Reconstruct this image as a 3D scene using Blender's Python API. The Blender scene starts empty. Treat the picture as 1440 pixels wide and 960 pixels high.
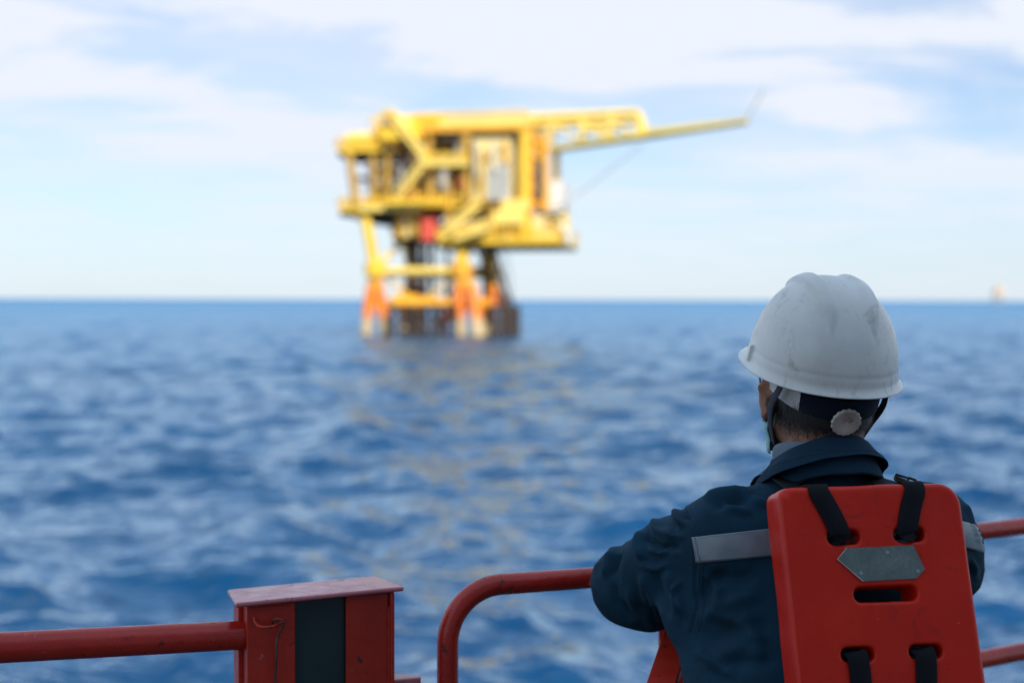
import bpy, math, random
import numpy as np
from mathutils import Vector, Matrix, noise
from mathutils.bvhtree import BVHTree
random.seed(7); np.random.seed(7)
SC = bpy.context.scene
COL = SC.collection
R = math.radians
PI = math.pi

# ---------------------------------------------------------------- camera
F = 2000.0                                     # focal length in pixels of the 1440 px wide photograph (50 mm)
CAM = Vector((0, 0, 5.0))
PITCH, ROLL = R(-1.69), R(0.16)
_fw = Vector((0, math.cos(PITCH), math.sin(PITCH)))
_up0 = Vector((0, -math.sin(PITCH), math.cos(PITCH)))
_rt0 = Vector((1, 0, 0))
_rt = _rt0 * math.cos(ROLL) + _up0 * math.sin(ROLL)
_up = _up0 * math.cos(ROLL) - _rt0 * math.sin(ROLL)
def at(px, py, d):
    return CAM + d * (_fw + (px - 720) / F * _rt - (py - 480) / F * _up)
def proj(P):
    v = Vector(P) - CAM
    d = v.dot(_fw)
    return 720 + F * v.dot(_rt) / d, 480 - F * v.dot(_up) / d, d
def proj_np(V):
    v = V - np.array(CAM)
    d = v @ np.array(_fw)
    return 720 + F * (v @ np.array(_rt)) / d, 480 - F * (v @ np.array(_up)) / d, d
cam_d = bpy.data.cameras.new('camera')
cam = bpy.data.objects.new('camera', cam_d); COL.objects.link(cam)
M = Matrix((( _rt.x, _up.x, -_fw.x, CAM.x), (_rt.y, _up.y, -_fw.y, CAM.y), (_rt.z, _up.z, -_fw.z, CAM.z), (0, 0, 0, 1)))
cam.matrix_world = M
cam_d.sensor_width = 36; cam_d.lens = 50
cam_d.clip_start = 0.05; cam_d.clip_end = 60000
cam_d.dof.use_dof = True; cam_d.dof.focus_distance = 2.22; cam_d.dof.aperture_fstop = 2.5
SC.camera = cam

# ---------------------------------------------------------------- node material helper
class Mat:
    def __init__(s, name):
        s.m = bpy.data.materials.new(name); s.m.use_nodes = True
        s.nt = s.m.node_tree; s.N = s.nt.nodes; s.L = s.nt.links
        s.b = s.N['Principled BSDF']
        s.tc = s.N.new('ShaderNodeTexCoord')
    def noise(s, scale, detail=6, rough=.55, vec=None, stretch=None, dist=0, coord='Object'):
        n = s.N.new('ShaderNodeTexNoise'); n.inputs['Scale'].default_value = scale
        n.inputs['Detail'].default_value = detail; n.inputs['Roughness'].default_value = rough
        n.inputs['Distortion'].default_value = dist
        src = vec or s.tc.outputs[coord]
        if stretch:
            mp = s.N.new('ShaderNodeMapping'); mp.inputs['Scale'].default_value = stretch
            s.L.new(src, mp.inputs[0]); src = mp.outputs[0]
        s.L.new(src, n.inputs['Vector']); return n.outputs['Fac']
    def ramp(s, fac, stops, interp='LINEAR'):
        r = s.N.new('ShaderNodeValToRGB'); r.color_ramp.interpolation = interp
        el = r.color_ramp.elements
        while len(el) < len(stops): el.new(.5)
        for e, (p, c) in zip(el, stops):
            e.position = p; e.color = (c, c, c, 1) if isinstance(c, (int, float)) else (*c, 1)
        s.L.new(fac, r.inputs[0]); return r.outputs[0]
    def mix(s, fac, a, b, mode='MIX'):
        n = s.N.new('ShaderNodeMix'); n.data_type = 'RGBA'; n.blend_type = mode
        for sock, v in ((n.inputs[0], fac), (n.inputs[6], a), (n.inputs[7], b)):
            if hasattr(v, 'is_output'): s.L.new(v, sock)
            elif isinstance(v, (int, float)): sock.default_value = v
            else: sock.default_value = (*v, 1)
        return n.outputs[2]
    def math(s, op, a, b=0.0):
        n = s.N.new('ShaderNodeMath'); n.operation = op
        for i, v in enumerate((a, b)):
            if hasattr(v, 'is_output'): s.L.new(v, n.inputs[i])
            else: n.inputs[i].default_value = v
        return n.outputs[0]
    def bump(s, h, strength=.3, dist=.002, prev=None):
        n = s.N.new('ShaderNodeBump'); n.inputs['Strength'].default_value = strength
        n.inputs['Distance'].default_value = dist
        s.L.new(h, n.inputs['Height'])
        if prev: s.L.new(prev, n.inputs['Normal'])
        s.L.new(n.outputs[0], s.b.inputs['Normal']); return n.outputs[0]
    def set(s, k, v):
        i = s.b.inputs[k]
        if hasattr(v, 'is_output'): s.L.new(v, i)
        elif isinstance(v, (tuple, list)): i.default_value = (*v, 1)
        else: i.default_value = v

def paint(name, col, rough=.45, var=.25, dirt=None, scale=3, bump=.15, bdist=.001, metal=0):
    m = Mat(name)
    n = m.noise(scale, 8, .6)
    dark = tuple(c * (1 - var) for c in col); lite = tuple(min(1, c * (1 + var * .5)) for c in col)
    c = m.ramp(n, [(.3, dark), (.7, lite)])
    if dirt:
        n2 = m.noise(scale * 2.3, 10, .7)
        c = m.mix(m.ramp(n2, [(.56, 0), (.68, 1)]), c, dirt)
    m.set('Base Color', c); m.set('Metallic', metal)
    m.set('Roughness', m.ramp(m.noise(scale * 5, 4), [(.3, max(0, rough - .1)), (.7, min(1, rough + .12))]))
    if bump: m.bump(m.noise(scale * 12, 5), bump, bdist)
    return m.m

# ---------------------------------------------------------------- object helpers
def tag(o, label=None, cat=None, group=None, kind=None):
    if label: o['label'] = label
    if cat: o['category'] = cat
    if group: o['group'] = group
    if kind: o['kind'] = kind
    return o
def link(name, me, mat, parent=None, smooth=True):
    o = bpy.data.objects.new(name, me); COL.objects.link(o)
    if mat: me.materials.append(mat)
    me.polygons.foreach_set('use_smooth', [smooth] * len(me.polygons))
    if parent is not None:
        o.parent = parent
        ms = Matrix.Identity(4); q = parent
        while q is not None:
            ms = q.matrix_basis @ ms if q.parent is None else (q.matrix_parent_inverse @ q.matrix_basis) @ ms
            q = q.parent
        o.matrix_parent_inverse = ms.inverted()
    return o
def empty(name, loc):
    o = bpy.data.objects.new(name, None); COL.objects.link(o); o.location = loc
    o.empty_display_size = .2; return o
def mesh_np(name, V, Fq, mat, parent=None, smooth=True):
    me = bpy.data.meshes.new(name)
    me.from_pydata([tuple(v) for v in V], [], [tuple(int(i) for i in f) for f in Fq]) if len(V) < 3000 else _fast(me, V, Fq)
    me.update()
    return link(name, me, mat, parent, smooth)
def _fast(me, V, Fq):
    V = np.asarray(V, dtype=np.float32); Fq = np.asarray(Fq, dtype=np.int32)
    k = Fq.shape[1]
    me.vertices.add(len(V)); me.vertices.foreach_set('co', V.ravel())
    me.loops.add(Fq.size); me.loops.foreach_set('vertex_index', Fq.ravel())
    me.polygons.add(len(Fq))
    me.polygons.foreach_set('loop_start', np.arange(0, Fq.size, k, dtype=np.int32))
    me.polygons.foreach_set('loop_total', np.full(len(Fq), k, dtype=np.int32))
    me.update(calc_edges=True); me.validate()

class MB:
    """collects boxes, tubes, lofts into one mesh"""
    def __init__(s): s.v = []; s.f = []
    def add(s, vs, fs):
        n = len(s.v); s.v += [Vector(v) for v in vs]; s.f += [tuple(i + n for i in f) for f in fs]; return s
    def hexa(s, p):      # 8 corners: bottom 4 ccw, top 4 ccw
        return s.add(p, [(3, 2, 1, 0), (4, 5, 6, 7), (0, 1, 5, 4), (1, 2, 6, 5), (2, 3, 7, 6), (3, 0, 4, 7)])
    def box(s, a, b, fr=None):
        (x0, y0, z0), (x1, y1, z1) = a, b
        p = [(x0, y0, z0), (x1, y0, z0), (x1, y1, z0), (x0, y1, z0), (x0, y0, z1), (x1, y0, z1), (x1, y1, z1), (x0, y1, z1)]
        if fr: p = [fr(*q) for q in p]
        return s.hexa(p)
    def tube(s, pts, r, n=12, cap=True, radii=None):
        pts = [Vector(p) for p in pts]; m = len(pts)
        t0 = (pts[1] - pts[0]).normalized()
        a = t0.orthogonal().normalized()
        if abs(t0.z) < .95: a = Vector((0, 0, 1)).cross(t0).normalized()
        vs = []
        for i, p in enumerate(pts):
            if i == 0: t = t0
            elif i == m - 1: t = (pts[-1] - pts[-2]).normalized()
            else: t = ((pts[i + 1] - p).normalized() + (p - pts[i - 1]).normalized()).normalized()
            a = (a - t * a.dot(t)).normalized(); b = t.cross(a)
            rr = radii[i] if radii else r
            vs += [p + rr * (math.cos(2 * PI * k / n) * a + math.sin(2 * PI * k / n) * b) for k in range(n)]
        fs = [(i * n + k, i * n + (k + 1) % n, (i + 1) * n + (k + 1) % n, (i + 1) * n + k) for i in range(m - 1) for k in range(n)]
        if cap: fs += [tuple(range(n))[::-1], tuple((m - 1) * n + k for k in range(n))]
        return s.add(vs, fs)
    def beam(s, p, q, w, h):      # rectangular bar, w horizontal, h vertical-ish
        p, q = Vector(p), Vector(q); t = (q - p).normalized()
        a = Vector((0, 0, 1)).cross(t)
        a = a.normalized() if a.length > .05 else Vector((1, 0, 0))
        b = t.cross(a)
        c = [(-w / 2, -h / 2), (w / 2, -h / 2), (w / 2, h / 2), (-w / 2, h / 2)]
        return s.hexa([p + x * a + y * b for x, y in c] + [q + x * a + y * b for x, y in c])
    def build(s, name, mat, parent=None, smooth=False, bevel=0, seg=2):
        me = bpy.data.meshes.new(name)
        me.from_pydata([tuple(v) for v in s.v], [], s.f); me.update()
        o = link(name, me, mat, parent, smooth)
        if smooth:
            e = o.modifiers.new('split', 'EDGE_SPLIT'); e.split_angle = R(50)
        if bevel:
            b = o.modifiers.new('bevel', 'BEVEL'); b.width = bevel; b.segments = seg; b.limit_method = 'ANGLE'
            me.polygons.foreach_set('use_smooth', [True] * len(me.polygons))
            w = o.modifiers.new('wn', 'WEIGHTED_NORMAL')
        return o
def arc(c, u, v, r, a0, a1, n=10):
    c, u, v = Vector(c), Vector(u), Vector(v)
    return [c + r * (math.cos(a0 + (a1 - a0) * i / n) * u + math.sin(a0 + (a1 - a0) * i / n) * v) for i in range(n + 1)]

# ---------------------------------------------------------------- sculpting: blended volumes polygonised on a grid
class Vol:
    def __init__(s, lo, hi, h):
        s.lo = np.array(lo, float); s.h = h
        s.n = np.ceil((np.array(hi) - s.lo) / h).astype(int) + 1
        s.f = np.full(s.n, 1.0, np.float32)
        s.ax = [s.lo[i] + h * np.arange(s.n[i]) for i in range(3)]
    def _sub(s, lo, hi):
        i0 = np.clip(np.floor((np.array(lo) - s.lo) / s.h).astype(int), 0, s.n - 1)
        i1 = np.clip(np.ceil((np.array(hi) - s.lo) / s.h).astype(int) + 1, 1, s.n)
        if np.any(i1 <= i0): return None, None
        sl = tuple(slice(a, b) for a, b in zip(i0, i1))
        G = np.meshgrid(*[s.ax[i][sl[i]] for i in range(3)], indexing='ij')
        return sl, np.stack(G, -1).astype(np.float32)
    def comb(s, sl, d, k, mode):
        a = s.f[sl]
        if mode == 'sub':
            d = -d
            if k > 0:
                h = np.clip(.5 + .5 * (d - a) / k, 0, 1)
                s.f[sl] = a * (1 - h) + d * h + k * h * (1 - h)
            else: s.f[sl] = np.maximum(a, d)
        else:
            if k > 0:
                h = np.clip(.5 + .5 * (a - d) / k, 0, 1)
                s.f[sl] = a * (1 - h) + d * h - k * h * (1 - h)
            else: s.f[sl] = np.minimum(a, d)
    def cone(s, p, q, r1, r2, k=.02, mode='add'):
        p, q = np.array(p, np.float32), np.array(q, np.float32); m = max(r1, r2) + k + .02
        sl, G = s._sub(np.minimum(p, q) - m, np.maximum(p, q) + m)
        if sl is None: return s
        d = q - p; t = np.clip(((G - p) @ d) / max(1e-9, float(d @ d)), 0, 1)
        dist = np.linalg.norm(G - (p + t[..., None] * d), axis=-1) - (r1 + (r2 - r1) * t)
        s.comb(sl, dist, k, mode); return s
    def ell(s, c, rad, axes=None, k=.02, mode='add'):
        c = np.array(c, np.float32); rad = np.array(rad, np.float32)
        A = np.array(axes, np.float32) if axes is not None else np.eye(3, dtype=np.float32)
        m = rad.max() + k + .02
        sl, G = s._sub(c - m, c + m)
        if sl is None: return s
        L = (G - c) @ A.T
        k0 = np.linalg.norm(L / rad, axis=-1); k1 = np.linalg.norm(L / (rad * rad), axis=-1) + 1e-6
        s.comb(sl, k0 * (k0 - 1) / k1, k, mode); return s
    def cut(s, p, n, k=0.0):       # keep the side the normal points away from
        n = np.array(n, np.float32); G = np.stack(np.meshgrid(*s.ax, indexing='ij'), -1).astype(np.float32)
        d = (G - np.array(p, np.float32)) @ n
        if k: 
            h = np.clip(.5 + .5 * (d - s.f) / k, 0, 1); s.f = s.f * (1 - h) + d * h + k * h * (1 - h)
        else: s.f = np.maximum(s.f, d)
        return s
    def mesh(s):
        f = s.f; n = f.shape
        sg = f < 0
        c = np.zeros((n[0] - 1, n[1] - 1, n[2] - 1), np.int8)
        offs = [(i, j, k) for i in (0, 1) for j in (0, 1) for k in (0, 1)]
        for o in offs: c += sg[o[0]:n[0] - 1 + o[0], o[1]:n[1] - 1 + o[1], o[2]:n[2] - 1 + o[2]]
        act = np.argwhere((c > 0) & (c < 8))
        idx = np.full(c.shape, -1, np.int32); idx[tuple(act.T)] = np.arange(len(act))
        acc = np.zeros((len(act), 3)); cnt = np.zeros(len(act))
        for a in offs:
            for ax in range(3):
                if a[ax]: continue
                b = list(a); b[ax] = 1
                f0 = f[tuple((act + a).T)].astype(float); f1 = f[tuple((act + b).T)].astype(float)
                m = (f0 < 0) != (f1 < 0)
                t = np.where(m, f0 / np.where(m, f0 - f1, 1), 0)
                p = np.tile(np.array(a, float), (len(act), 1)); p[:, ax] = t
                acc[m] += p[m]; cnt += m
        V = s.lo + s.h * (act + acc / cnt[:, None])
        Q = []
        for ax in range(3):
            b, d = (ax + 1) % 3, (ax + 2) % 3
            A = np.moveaxis(sg, ax, 0); 
            e = np.take(sg, range(n[ax] - 1), ax) != np.take(sg, range(1, n[ax]), ax)
            E = np.argwhere(e)
            E = E[(E[:, b] > 0) & (E[:, d] > 0) & (E[:, b] < n[b] - 1) & (E[:, d] < n[d] - 1)]
            ub = np.zeros(3, int); ub[b] = 1; ud = np.zeros(3, int); ud[d] = 1
            q = np.stack([idx[tuple((E - ub - ud).T)], idx[tuple((E - ud).T)], idx[tuple(E.T)], idx[tuple((E - ub).T)]], 1)
            flip = ~sg[tuple(E.T)]
            q[flip] = q[flip][:, ::-1]
            Q.append(q)
        return V, np.concatenate(Q)
def normals(V, Q):
    n = np.zeros_like(V)
    fn = np.cross(V[Q[:, 2]] - V[Q[:, 0]], V[Q[:, 3]] - V[Q[:, 1]])
    for i in range(4): np.add.at(n, Q[:, i], fn)
    return n / (np.linalg.norm(n, axis=1, keepdims=True) + 1e-12)
def relax(V, Q, it=1, lam=.5):
    for _ in range(it):
        s = np.zeros_like(V); c = np.zeros(len(V))
        for i in range(4):
            a, b = Q[:, i], Q[:, (i + 1) % 4]
            np.add.at(s, a, V[b]); np.add.at(c, a, 1); np.add.at(s, b, V[a]); np.add.at(c, b, 1)
        V = V + lam * (s / np.maximum(c, 1)[:, None] - V)
    return V
def seg_dist(px, py, pts):
    """distance to a polyline and the fraction along it"""
    best = np.full(px.shape, 1e9); frac = np.zeros(px.shape); L = [0]
    for a, b in zip(pts, pts[1:]): L.append(L[-1] + math.dist(a, b))
    for i, (a, b) in enumerate(zip(pts, pts[1:])):
        dx, dy = b[0] - a[0], b[1] - a[1]; l2 = dx * dx + dy * dy + 1e-9
        t = np.clip(((px - a[0]) * dx + (py - a[1]) * dy) / l2, 0, 1)
        d = np.hypot(px - a[0] - t * dx, py - a[1] - t * dy)
        m = d < best; best = np.where(m, d, best); frac = np.where(m, (L[i] + t * math.sqrt(l2)) / L[-1], frac)
    return best, frac
# ---------------------------------------------------------------- daylight
SUN_EL, SUN_AZ = R(34), R(158)          # azimuth measured clockwise from +Y: behind the viewer and to the right
sd = Vector((math.sin(SUN_AZ) * math.cos(SUN_EL), math.cos(SUN_AZ) * math.cos(SUN_EL), math.sin(SUN_EL)))
sun_d = bpy.data.lights.new('sun', 'SUN'); sun_d.energy = 4.9; sun_d.angle = R(.5); sun_d.color = (1, .95, .86)
sun = bpy.data.objects.new('sun', sun_d); COL.objects.link(sun)
sun.rotation_euler = (-sd).to_track_quat('-Z', 'Y').to_euler(); sun.location = (0, 0, 60)

W = bpy.data.worlds.new('World'); SC.world = W; W.use_nodes = True
nt = W.node_tree; N, L = nt.nodes, nt.links; N.clear()
out = N.new('ShaderNodeOutputWorld')
sky = N.new('ShaderNodeTexSky'); sky.sky_type = 'NISHITA'; sky.sun_disc = False
sky.sun_elevation = SUN_EL; sky.sun_rotation = SUN_AZ; sky.air_density = 1.0; sky.dust_density = .25; sky.ozone_density = 1.6
tc = N.new('ShaderNodeTexCoord')
sep = N.new('ShaderNodeSeparateXYZ'); L.new(tc.outputs['Generated'], sep.inputs[0])
def mth(op, a, b=0.0, cl=False):
    n = N.new('ShaderNodeMath'); n.operation = op; n.use_clamp = cl
    for i, v in enumerate((a, b)):
        if hasattr(v, 'is_output'): L.new(v, n.inputs[i])
        else: n.inputs[i].default_value = v
    return n.outputs[0]
def ramp(f, stops):
    r = N.new('ShaderNodeValToRGB'); el = r.color_ramp.elements
    while len(el) < len(stops): el.new(.5)
    for e, (p, c) in zip(el, stops): e.position = p; e.color = (c, c, c, 1)
    r.color_ramp.interpolation = 'EASE'
    L.new(f, r.inputs[0]); return r.outputs[0]
zz = mth('ADD', mth('MAXIMUM', sep.outputs[2], 0.0), .16)
cx = mth('DIVIDE', sep.outputs[0], zz); cy = mth('DIVIDE', sep.outputs[1], zz)
cmb = N.new('ShaderNodeCombineXYZ'); L.new(cx, cmb.inputs[0]); L.new(cy, cmb.inputs[1])
def nz(scale, detail, rough, loc, dist=0, st=(1, 1, 1)):
    mp = N.new('ShaderNodeMapping'); mp.inputs['Location'].default_value = loc; mp.inputs['Scale'].default_value = st
    L.new(cmb.outputs[0], mp.inputs[0])
    n = N.new('ShaderNodeTexNoise'); n.inputs['Scale'].default_value = scale; n.inputs['Detail'].default_value = detail
    n.inputs['Roughness'].default_value = rough; n.inputs['Distortion'].default_value = dist
    L.new(mp.outputs[0], n.inputs['Vector']); return n.outputs['Fac']
veil = ramp(nz(1.0, 5, .55, (3.1, 1.7, 0), .5), [(.34, 0), (.60, 1)])          # broad thin sheet
puff = ramp(nz(1.25, 8, .62, (2.4, 5.2, 0), .45, (1, 1.7, 1)), [(.43, 0), (.60, 1)])       # soft brighter streaks
el_f = ramp(sep.outputs[2], [(0.0, 1), (.17, 0)])                    # pale haze towards the horizon
cl = mth('ADD', mth('MULTIPLY', veil, .55), mth('MULTIPLY', puff, .75), True)
cl = mth('MULTIPLY', cl, ramp(sep.outputs[2], [(0.0, .25), (.13, 1), (.24, 1), (.55, .45)]))
b1 = N.new('ShaderNodeBackground'); tint = N.new('ShaderNodeMix'); tint.data_type = 'RGBA'; tint.blend_type = 'MULTIPLY'; tint.inputs[0].default_value = 1; L.new(sky.outputs[0], tint.inputs[6]); tint.inputs[7].default_value = (.86, .96, 1.15, 1); L.new(tint.outputs[2], b1.inputs[0]); b1.inputs[1].default_value = .118
b2 = N.new('ShaderNodeBackground'); b2.inputs[0].default_value = (.86, .905, 1.0, 1); b2.inputs[1].default_value = 1.0
mx = N.new('ShaderNodeMixShader'); L.new(cl, mx.inputs[0]); L.new(b1.outputs[0], mx.inputs[1]); L.new(b2.outputs[0], mx.inputs[2])
b3 = N.new('ShaderNodeBackground'); hc = N.new('ShaderNodeMix'); hc.data_type = 'RGBA'; L.new(ramp(sep.outputs[2], [(.14, 0), (.40, 1)]), hc.inputs[0])
hc.inputs[6].default_value = (.70, .845, 1.0, 1); hc.inputs[7].default_value = (.42, .70, 1.0, 1); L.new(hc.outputs[2], b3.inputs[0]); b3.inputs[1].default_value = .97
hz = N.new('ShaderNodeMixShader'); L.new(mth('ADD', mth('MAXIMUM', mth('MULTIPLY', el_f, .62), ramp(sep.outputs[2], [(.12, 0), (.40, .62)])), .08), hz.inputs[0]); L.new(b1.outputs[0], hz.inputs[1]); L.new(b3.outputs[0], hz.inputs[2])
L.new(hz.outputs[0], mx.inputs[1])
L.new(mx.outputs[0], out.inputs[0])

SC.view_settings.view_transform = 'Standard'; SC.view_settings.look = 'None'
SC.view_settings.exposure = 0; SC.view_settings.gamma = 1
SC.render.engine = 'CYCLES'
SC.cycles.use_denoising = True
SC.cycles.max_bounces = 8; SC.cycles.caustics_reflective = False; SC.cycles.caustics_refractive = False
SC.cycles.sample_clamp_indirect = 6; SC.cycles.sample_clamp_direct = 12

# ---------------------------------------------------------------- sea
def build_sea():
    rs = [.02, .6, 1.5, 2.5, 3.5, 4.5, 5.5, 6.5, 7.5, 8.5, 9.3, 10.0]
    while rs[-1] < 900: rs.append(rs[-1] * 1.0033)
    while rs[-1] < 30000: rs.append(rs[-1] * 1.06)
    rs = np.array(rs)
    ang = np.concatenate([np.linspace(-PI, -.47, 40)[:-1], np.linspace(-.47, .47, 640), np.linspace(.47, PI, 40)[1:]])
    RR, AA = np.meshgrid(rs, ang, indexing='ij')
    X = RR * np.sin(AA); Y = RR * np.cos(AA); Z = np.zeros_like(X)
    step = RR * .0033 * 1.2 + .02
    rng = np.random.RandomState(11)
    # wind sea: many directional wave trains, sharpened crests
    ph = np.zeros_like(X)
    DX = np.zeros_like(X); DY = np.zeros_like(X)
    for i in range(84):
        lam = .45 * (11 / .45) ** ((i / 83.) ** 1.15)
        th = R(205) + rng.normal(0, .62)                # runs towards the viewer, a little across
        k = 2 * PI / lam
        A = .0074 * lam ** .62 * rng.uniform(.5, 1.3) * (2.2 if .9 < lam < 3 else 2.9 if 3 <= lam < 9 else 1.0)
        fade = np.clip((lam / step - 2.6) / 3, 0, 1)
        p = k * (X * math.sin(th) + Y * math.cos(th)) + rng.uniform(0, 2 * PI)
        # slow groups so that crests are short and broken up
        g = .55 + .45 * np.sin(k / 5.3 * (X * math.sin(th + 1.4) + Y * math.cos(th + 1.4)) + rng.uniform(0, 6))
        a = A * fade * g * np.clip((RR - 3) / 7, 0, 1)
        Z += a * np.sin(p)
        DX += a * math.sin(th) * np.cos(p) * .75; DY += a * math.cos(th) * np.cos(p) * .75
    V = np.stack([X + DX, Y + DY, Z], -1).reshape(-1, 3)
    na = len(ang); nr = len(rs)
    I = np.arange(nr * na).reshape(nr, na)
    Q = np.stack([I[:-1, :-1], I[:-1, 1:], I[1:, 1:], I[1:, :-1]], -1).reshape(-1, 4)
    m = Mat('sea_water')
    m.set('Base Color', m.ramp(m.noise(.05, 4), [(.35, (.0002, .036, .108)), (.65, (.0003, .056, .158))]))
    m.set('Roughness', .08); m.set('IOR', 1.52)
    gm = m.N.new('ShaderNodeNewGeometry')
    def wn(sc, det, st): return m.noise(sc, det, .6, vec=gm.outputs['Position'], stretch=st)
    n1 = m.bump(wn(1.6, 6, (1, 1.5, 1)), .35, .06)
    n2 = m.bump(wn(6, 5, (1, 1.3, 1)), .4, .02, n1)
    n3 = m.bump(wn(.22, 5, (1, 1.9, 1)), 1.0, .8, n2)
    # far out, a blue mixed in stands for the unresolved waves' weaker sky reflection
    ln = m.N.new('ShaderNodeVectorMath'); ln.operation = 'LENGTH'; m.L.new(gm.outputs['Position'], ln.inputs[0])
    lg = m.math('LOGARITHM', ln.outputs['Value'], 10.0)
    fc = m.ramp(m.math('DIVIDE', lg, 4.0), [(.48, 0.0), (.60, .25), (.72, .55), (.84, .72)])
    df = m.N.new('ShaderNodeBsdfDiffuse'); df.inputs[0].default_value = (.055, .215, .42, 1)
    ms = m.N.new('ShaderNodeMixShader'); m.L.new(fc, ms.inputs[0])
    d0 = m.N.new('ShaderNodeBsdfDiffuse'); m.L.new(m.b.inputs['Base Color'].links[0].from_socket, d0.inputs[0]); m.L.new(n3, d0.inputs['Normal'])
    gl = m.N.new('ShaderNodeBsdfGlossy'); gl.inputs['Color'].default_value = (.74, .89, 1.0, 1); gl.inputs['Roughness'].default_value = .10; m.L.new(n3, gl.inputs['Normal'])
    fr = m.N.new('ShaderNodeFresnel'); fr.inputs[0].default_value = 1.33; m.L.new(n3, fr.inputs['Normal'])
    fx = m.math('MINIMUM', m.math('POWER', m.math('MULTIPLY', fr.outputs[0], 2.15), 1.12), .95)
    wt = m.N.new('ShaderNodeMixShader'); m.L.new(fx, wt.inputs[0]); m.L.new(d0.outputs[0], wt.inputs[1]); m.L.new(gl.outputs[0], wt.inputs[2])
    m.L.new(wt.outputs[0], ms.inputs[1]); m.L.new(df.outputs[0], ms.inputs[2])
    m.L.new(ms.outputs[0], m.N['Material Output'].inputs[0])
    o = mesh_np('sea', V, Q, m.m)
    tag(o, kind='structure'); o['label'] = 'blue open sea with short choppy waves reaching the horizon'
build_sea()
# ---------------------------------------------------------------- the boat the man stands on
DK = 3.35
def red_paint(name, base=(.52, .026, .010), rough=.42):
    m = Mat(name)
    n = m.noise(7, 8, .6)
    c = m.ramp(n, [(.3, tuple(x * .8 for x in base)), (.7, tuple(x * 1.12 for x in base))])
    sp = m.noise(38, 6, .65)
    c = m.mix(m.ramp(sp, [(.62, 0), (.66, 1)]), c, (.10, .022, .015))           # rust pits
    ch = m.noise(21, 9, .75)
    c = m.mix(m.ramp(ch, [(.65, 0), (.68, 1)]), c, (.30, .22, .20))           # chips down to primer
    m.set('Base Color', c)
    m.set('Roughness', m.ramp(m.noise(30, 4), [(.3, rough - .12), (.7, rough + .12)]))
    m.set('Specular IOR Level', .5)
    b = m.bump(m.noise(75, 4), .45, .0012)
    b = m.bump(m.noise(16, 7, .65), .5, .0035, b)
    m.bump(m.noise(30, 5, .6, stretch=(1, 1, .15)), .3, .0015, b)
    return m.m
M_RED = red_paint('red_deck_paint')
M_RED2 = red_paint('red_rail_paint', (.48, .024, .014), .24)
M_STEEL = paint('worn_steel_wire', (.16, .09, .075), .45, .5, (.35, .33, .32), 30, .3, .0006, .6)

U = Vector((.9386, .3445, 0)); Nn = Vector((-.3445, .9386, 0)); Zz = Vector((0, 0, 1))
RB = Vector((-.80, 2.218, 0))                       # a point under the gunwale rail
def line_px(px, off=0.0):
    """point of the rail's vertical plane (shifted outboard by off) seen in column px"""
    d0 = (at(px, 700, 1) - CAM); h = Vector((d0.x, d0.y, 0))
    B = RB + Nn * off
    det = h.x * (-U.y) - h.y * (-U.x)
    t = (B.x * (-U.y) - B.y * (-U.x)) / det
    return Vector((h.x * t, h.y * t, 0))
def u_of(px, off=0.0): return (line_px(px, off) - RB).dot(U)
def P(u, n, z): v = RB + U * u + Nn * n; return Vector((v.x, v.y, z))

ZR = 4.475
def rail_left():
    t = empty('guard_rail', P(-.5, 0, DK))
    tag(t, 'red pipe rail running in from the left edge to the box-shaped gate post', 'railing')
    ue = u_of(349) 
    mb = MB(); zz = lambda u: 4.452 - .010 * (u / ue)
    pts = [P(u, 0, zz(u)) for u in (-2.6, -1.4, -.6, 0, .2, ue * .9, ue + .004)]
    mb.tube(pts, .0242, 24)
    mb.build('top_rail', M_RED2, t, True)
    w = MB(); ring = arc(P(ue - .003, 0, zz(ue)), Nn, Zz, .0255, 0, 2 * PI, 24)
    w.tube(ring, .0045, 8, False); w.build('weld_bead', M_RED, t, True)
    m2 = MB(); m2.tube([P(-2.6, 0, 3.95), P(ue, 0, 3.95)], .02, 16); m2.build('middle_rail', M_RED2, t, True)
    for u in (-2.4, -.9):
        s = MB(); s.tube([P(u, 0, DK), P(u, 0, zz(u))], .024, 16); s.build('stanchion', M_RED2, t, True)
rail_left()

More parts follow.
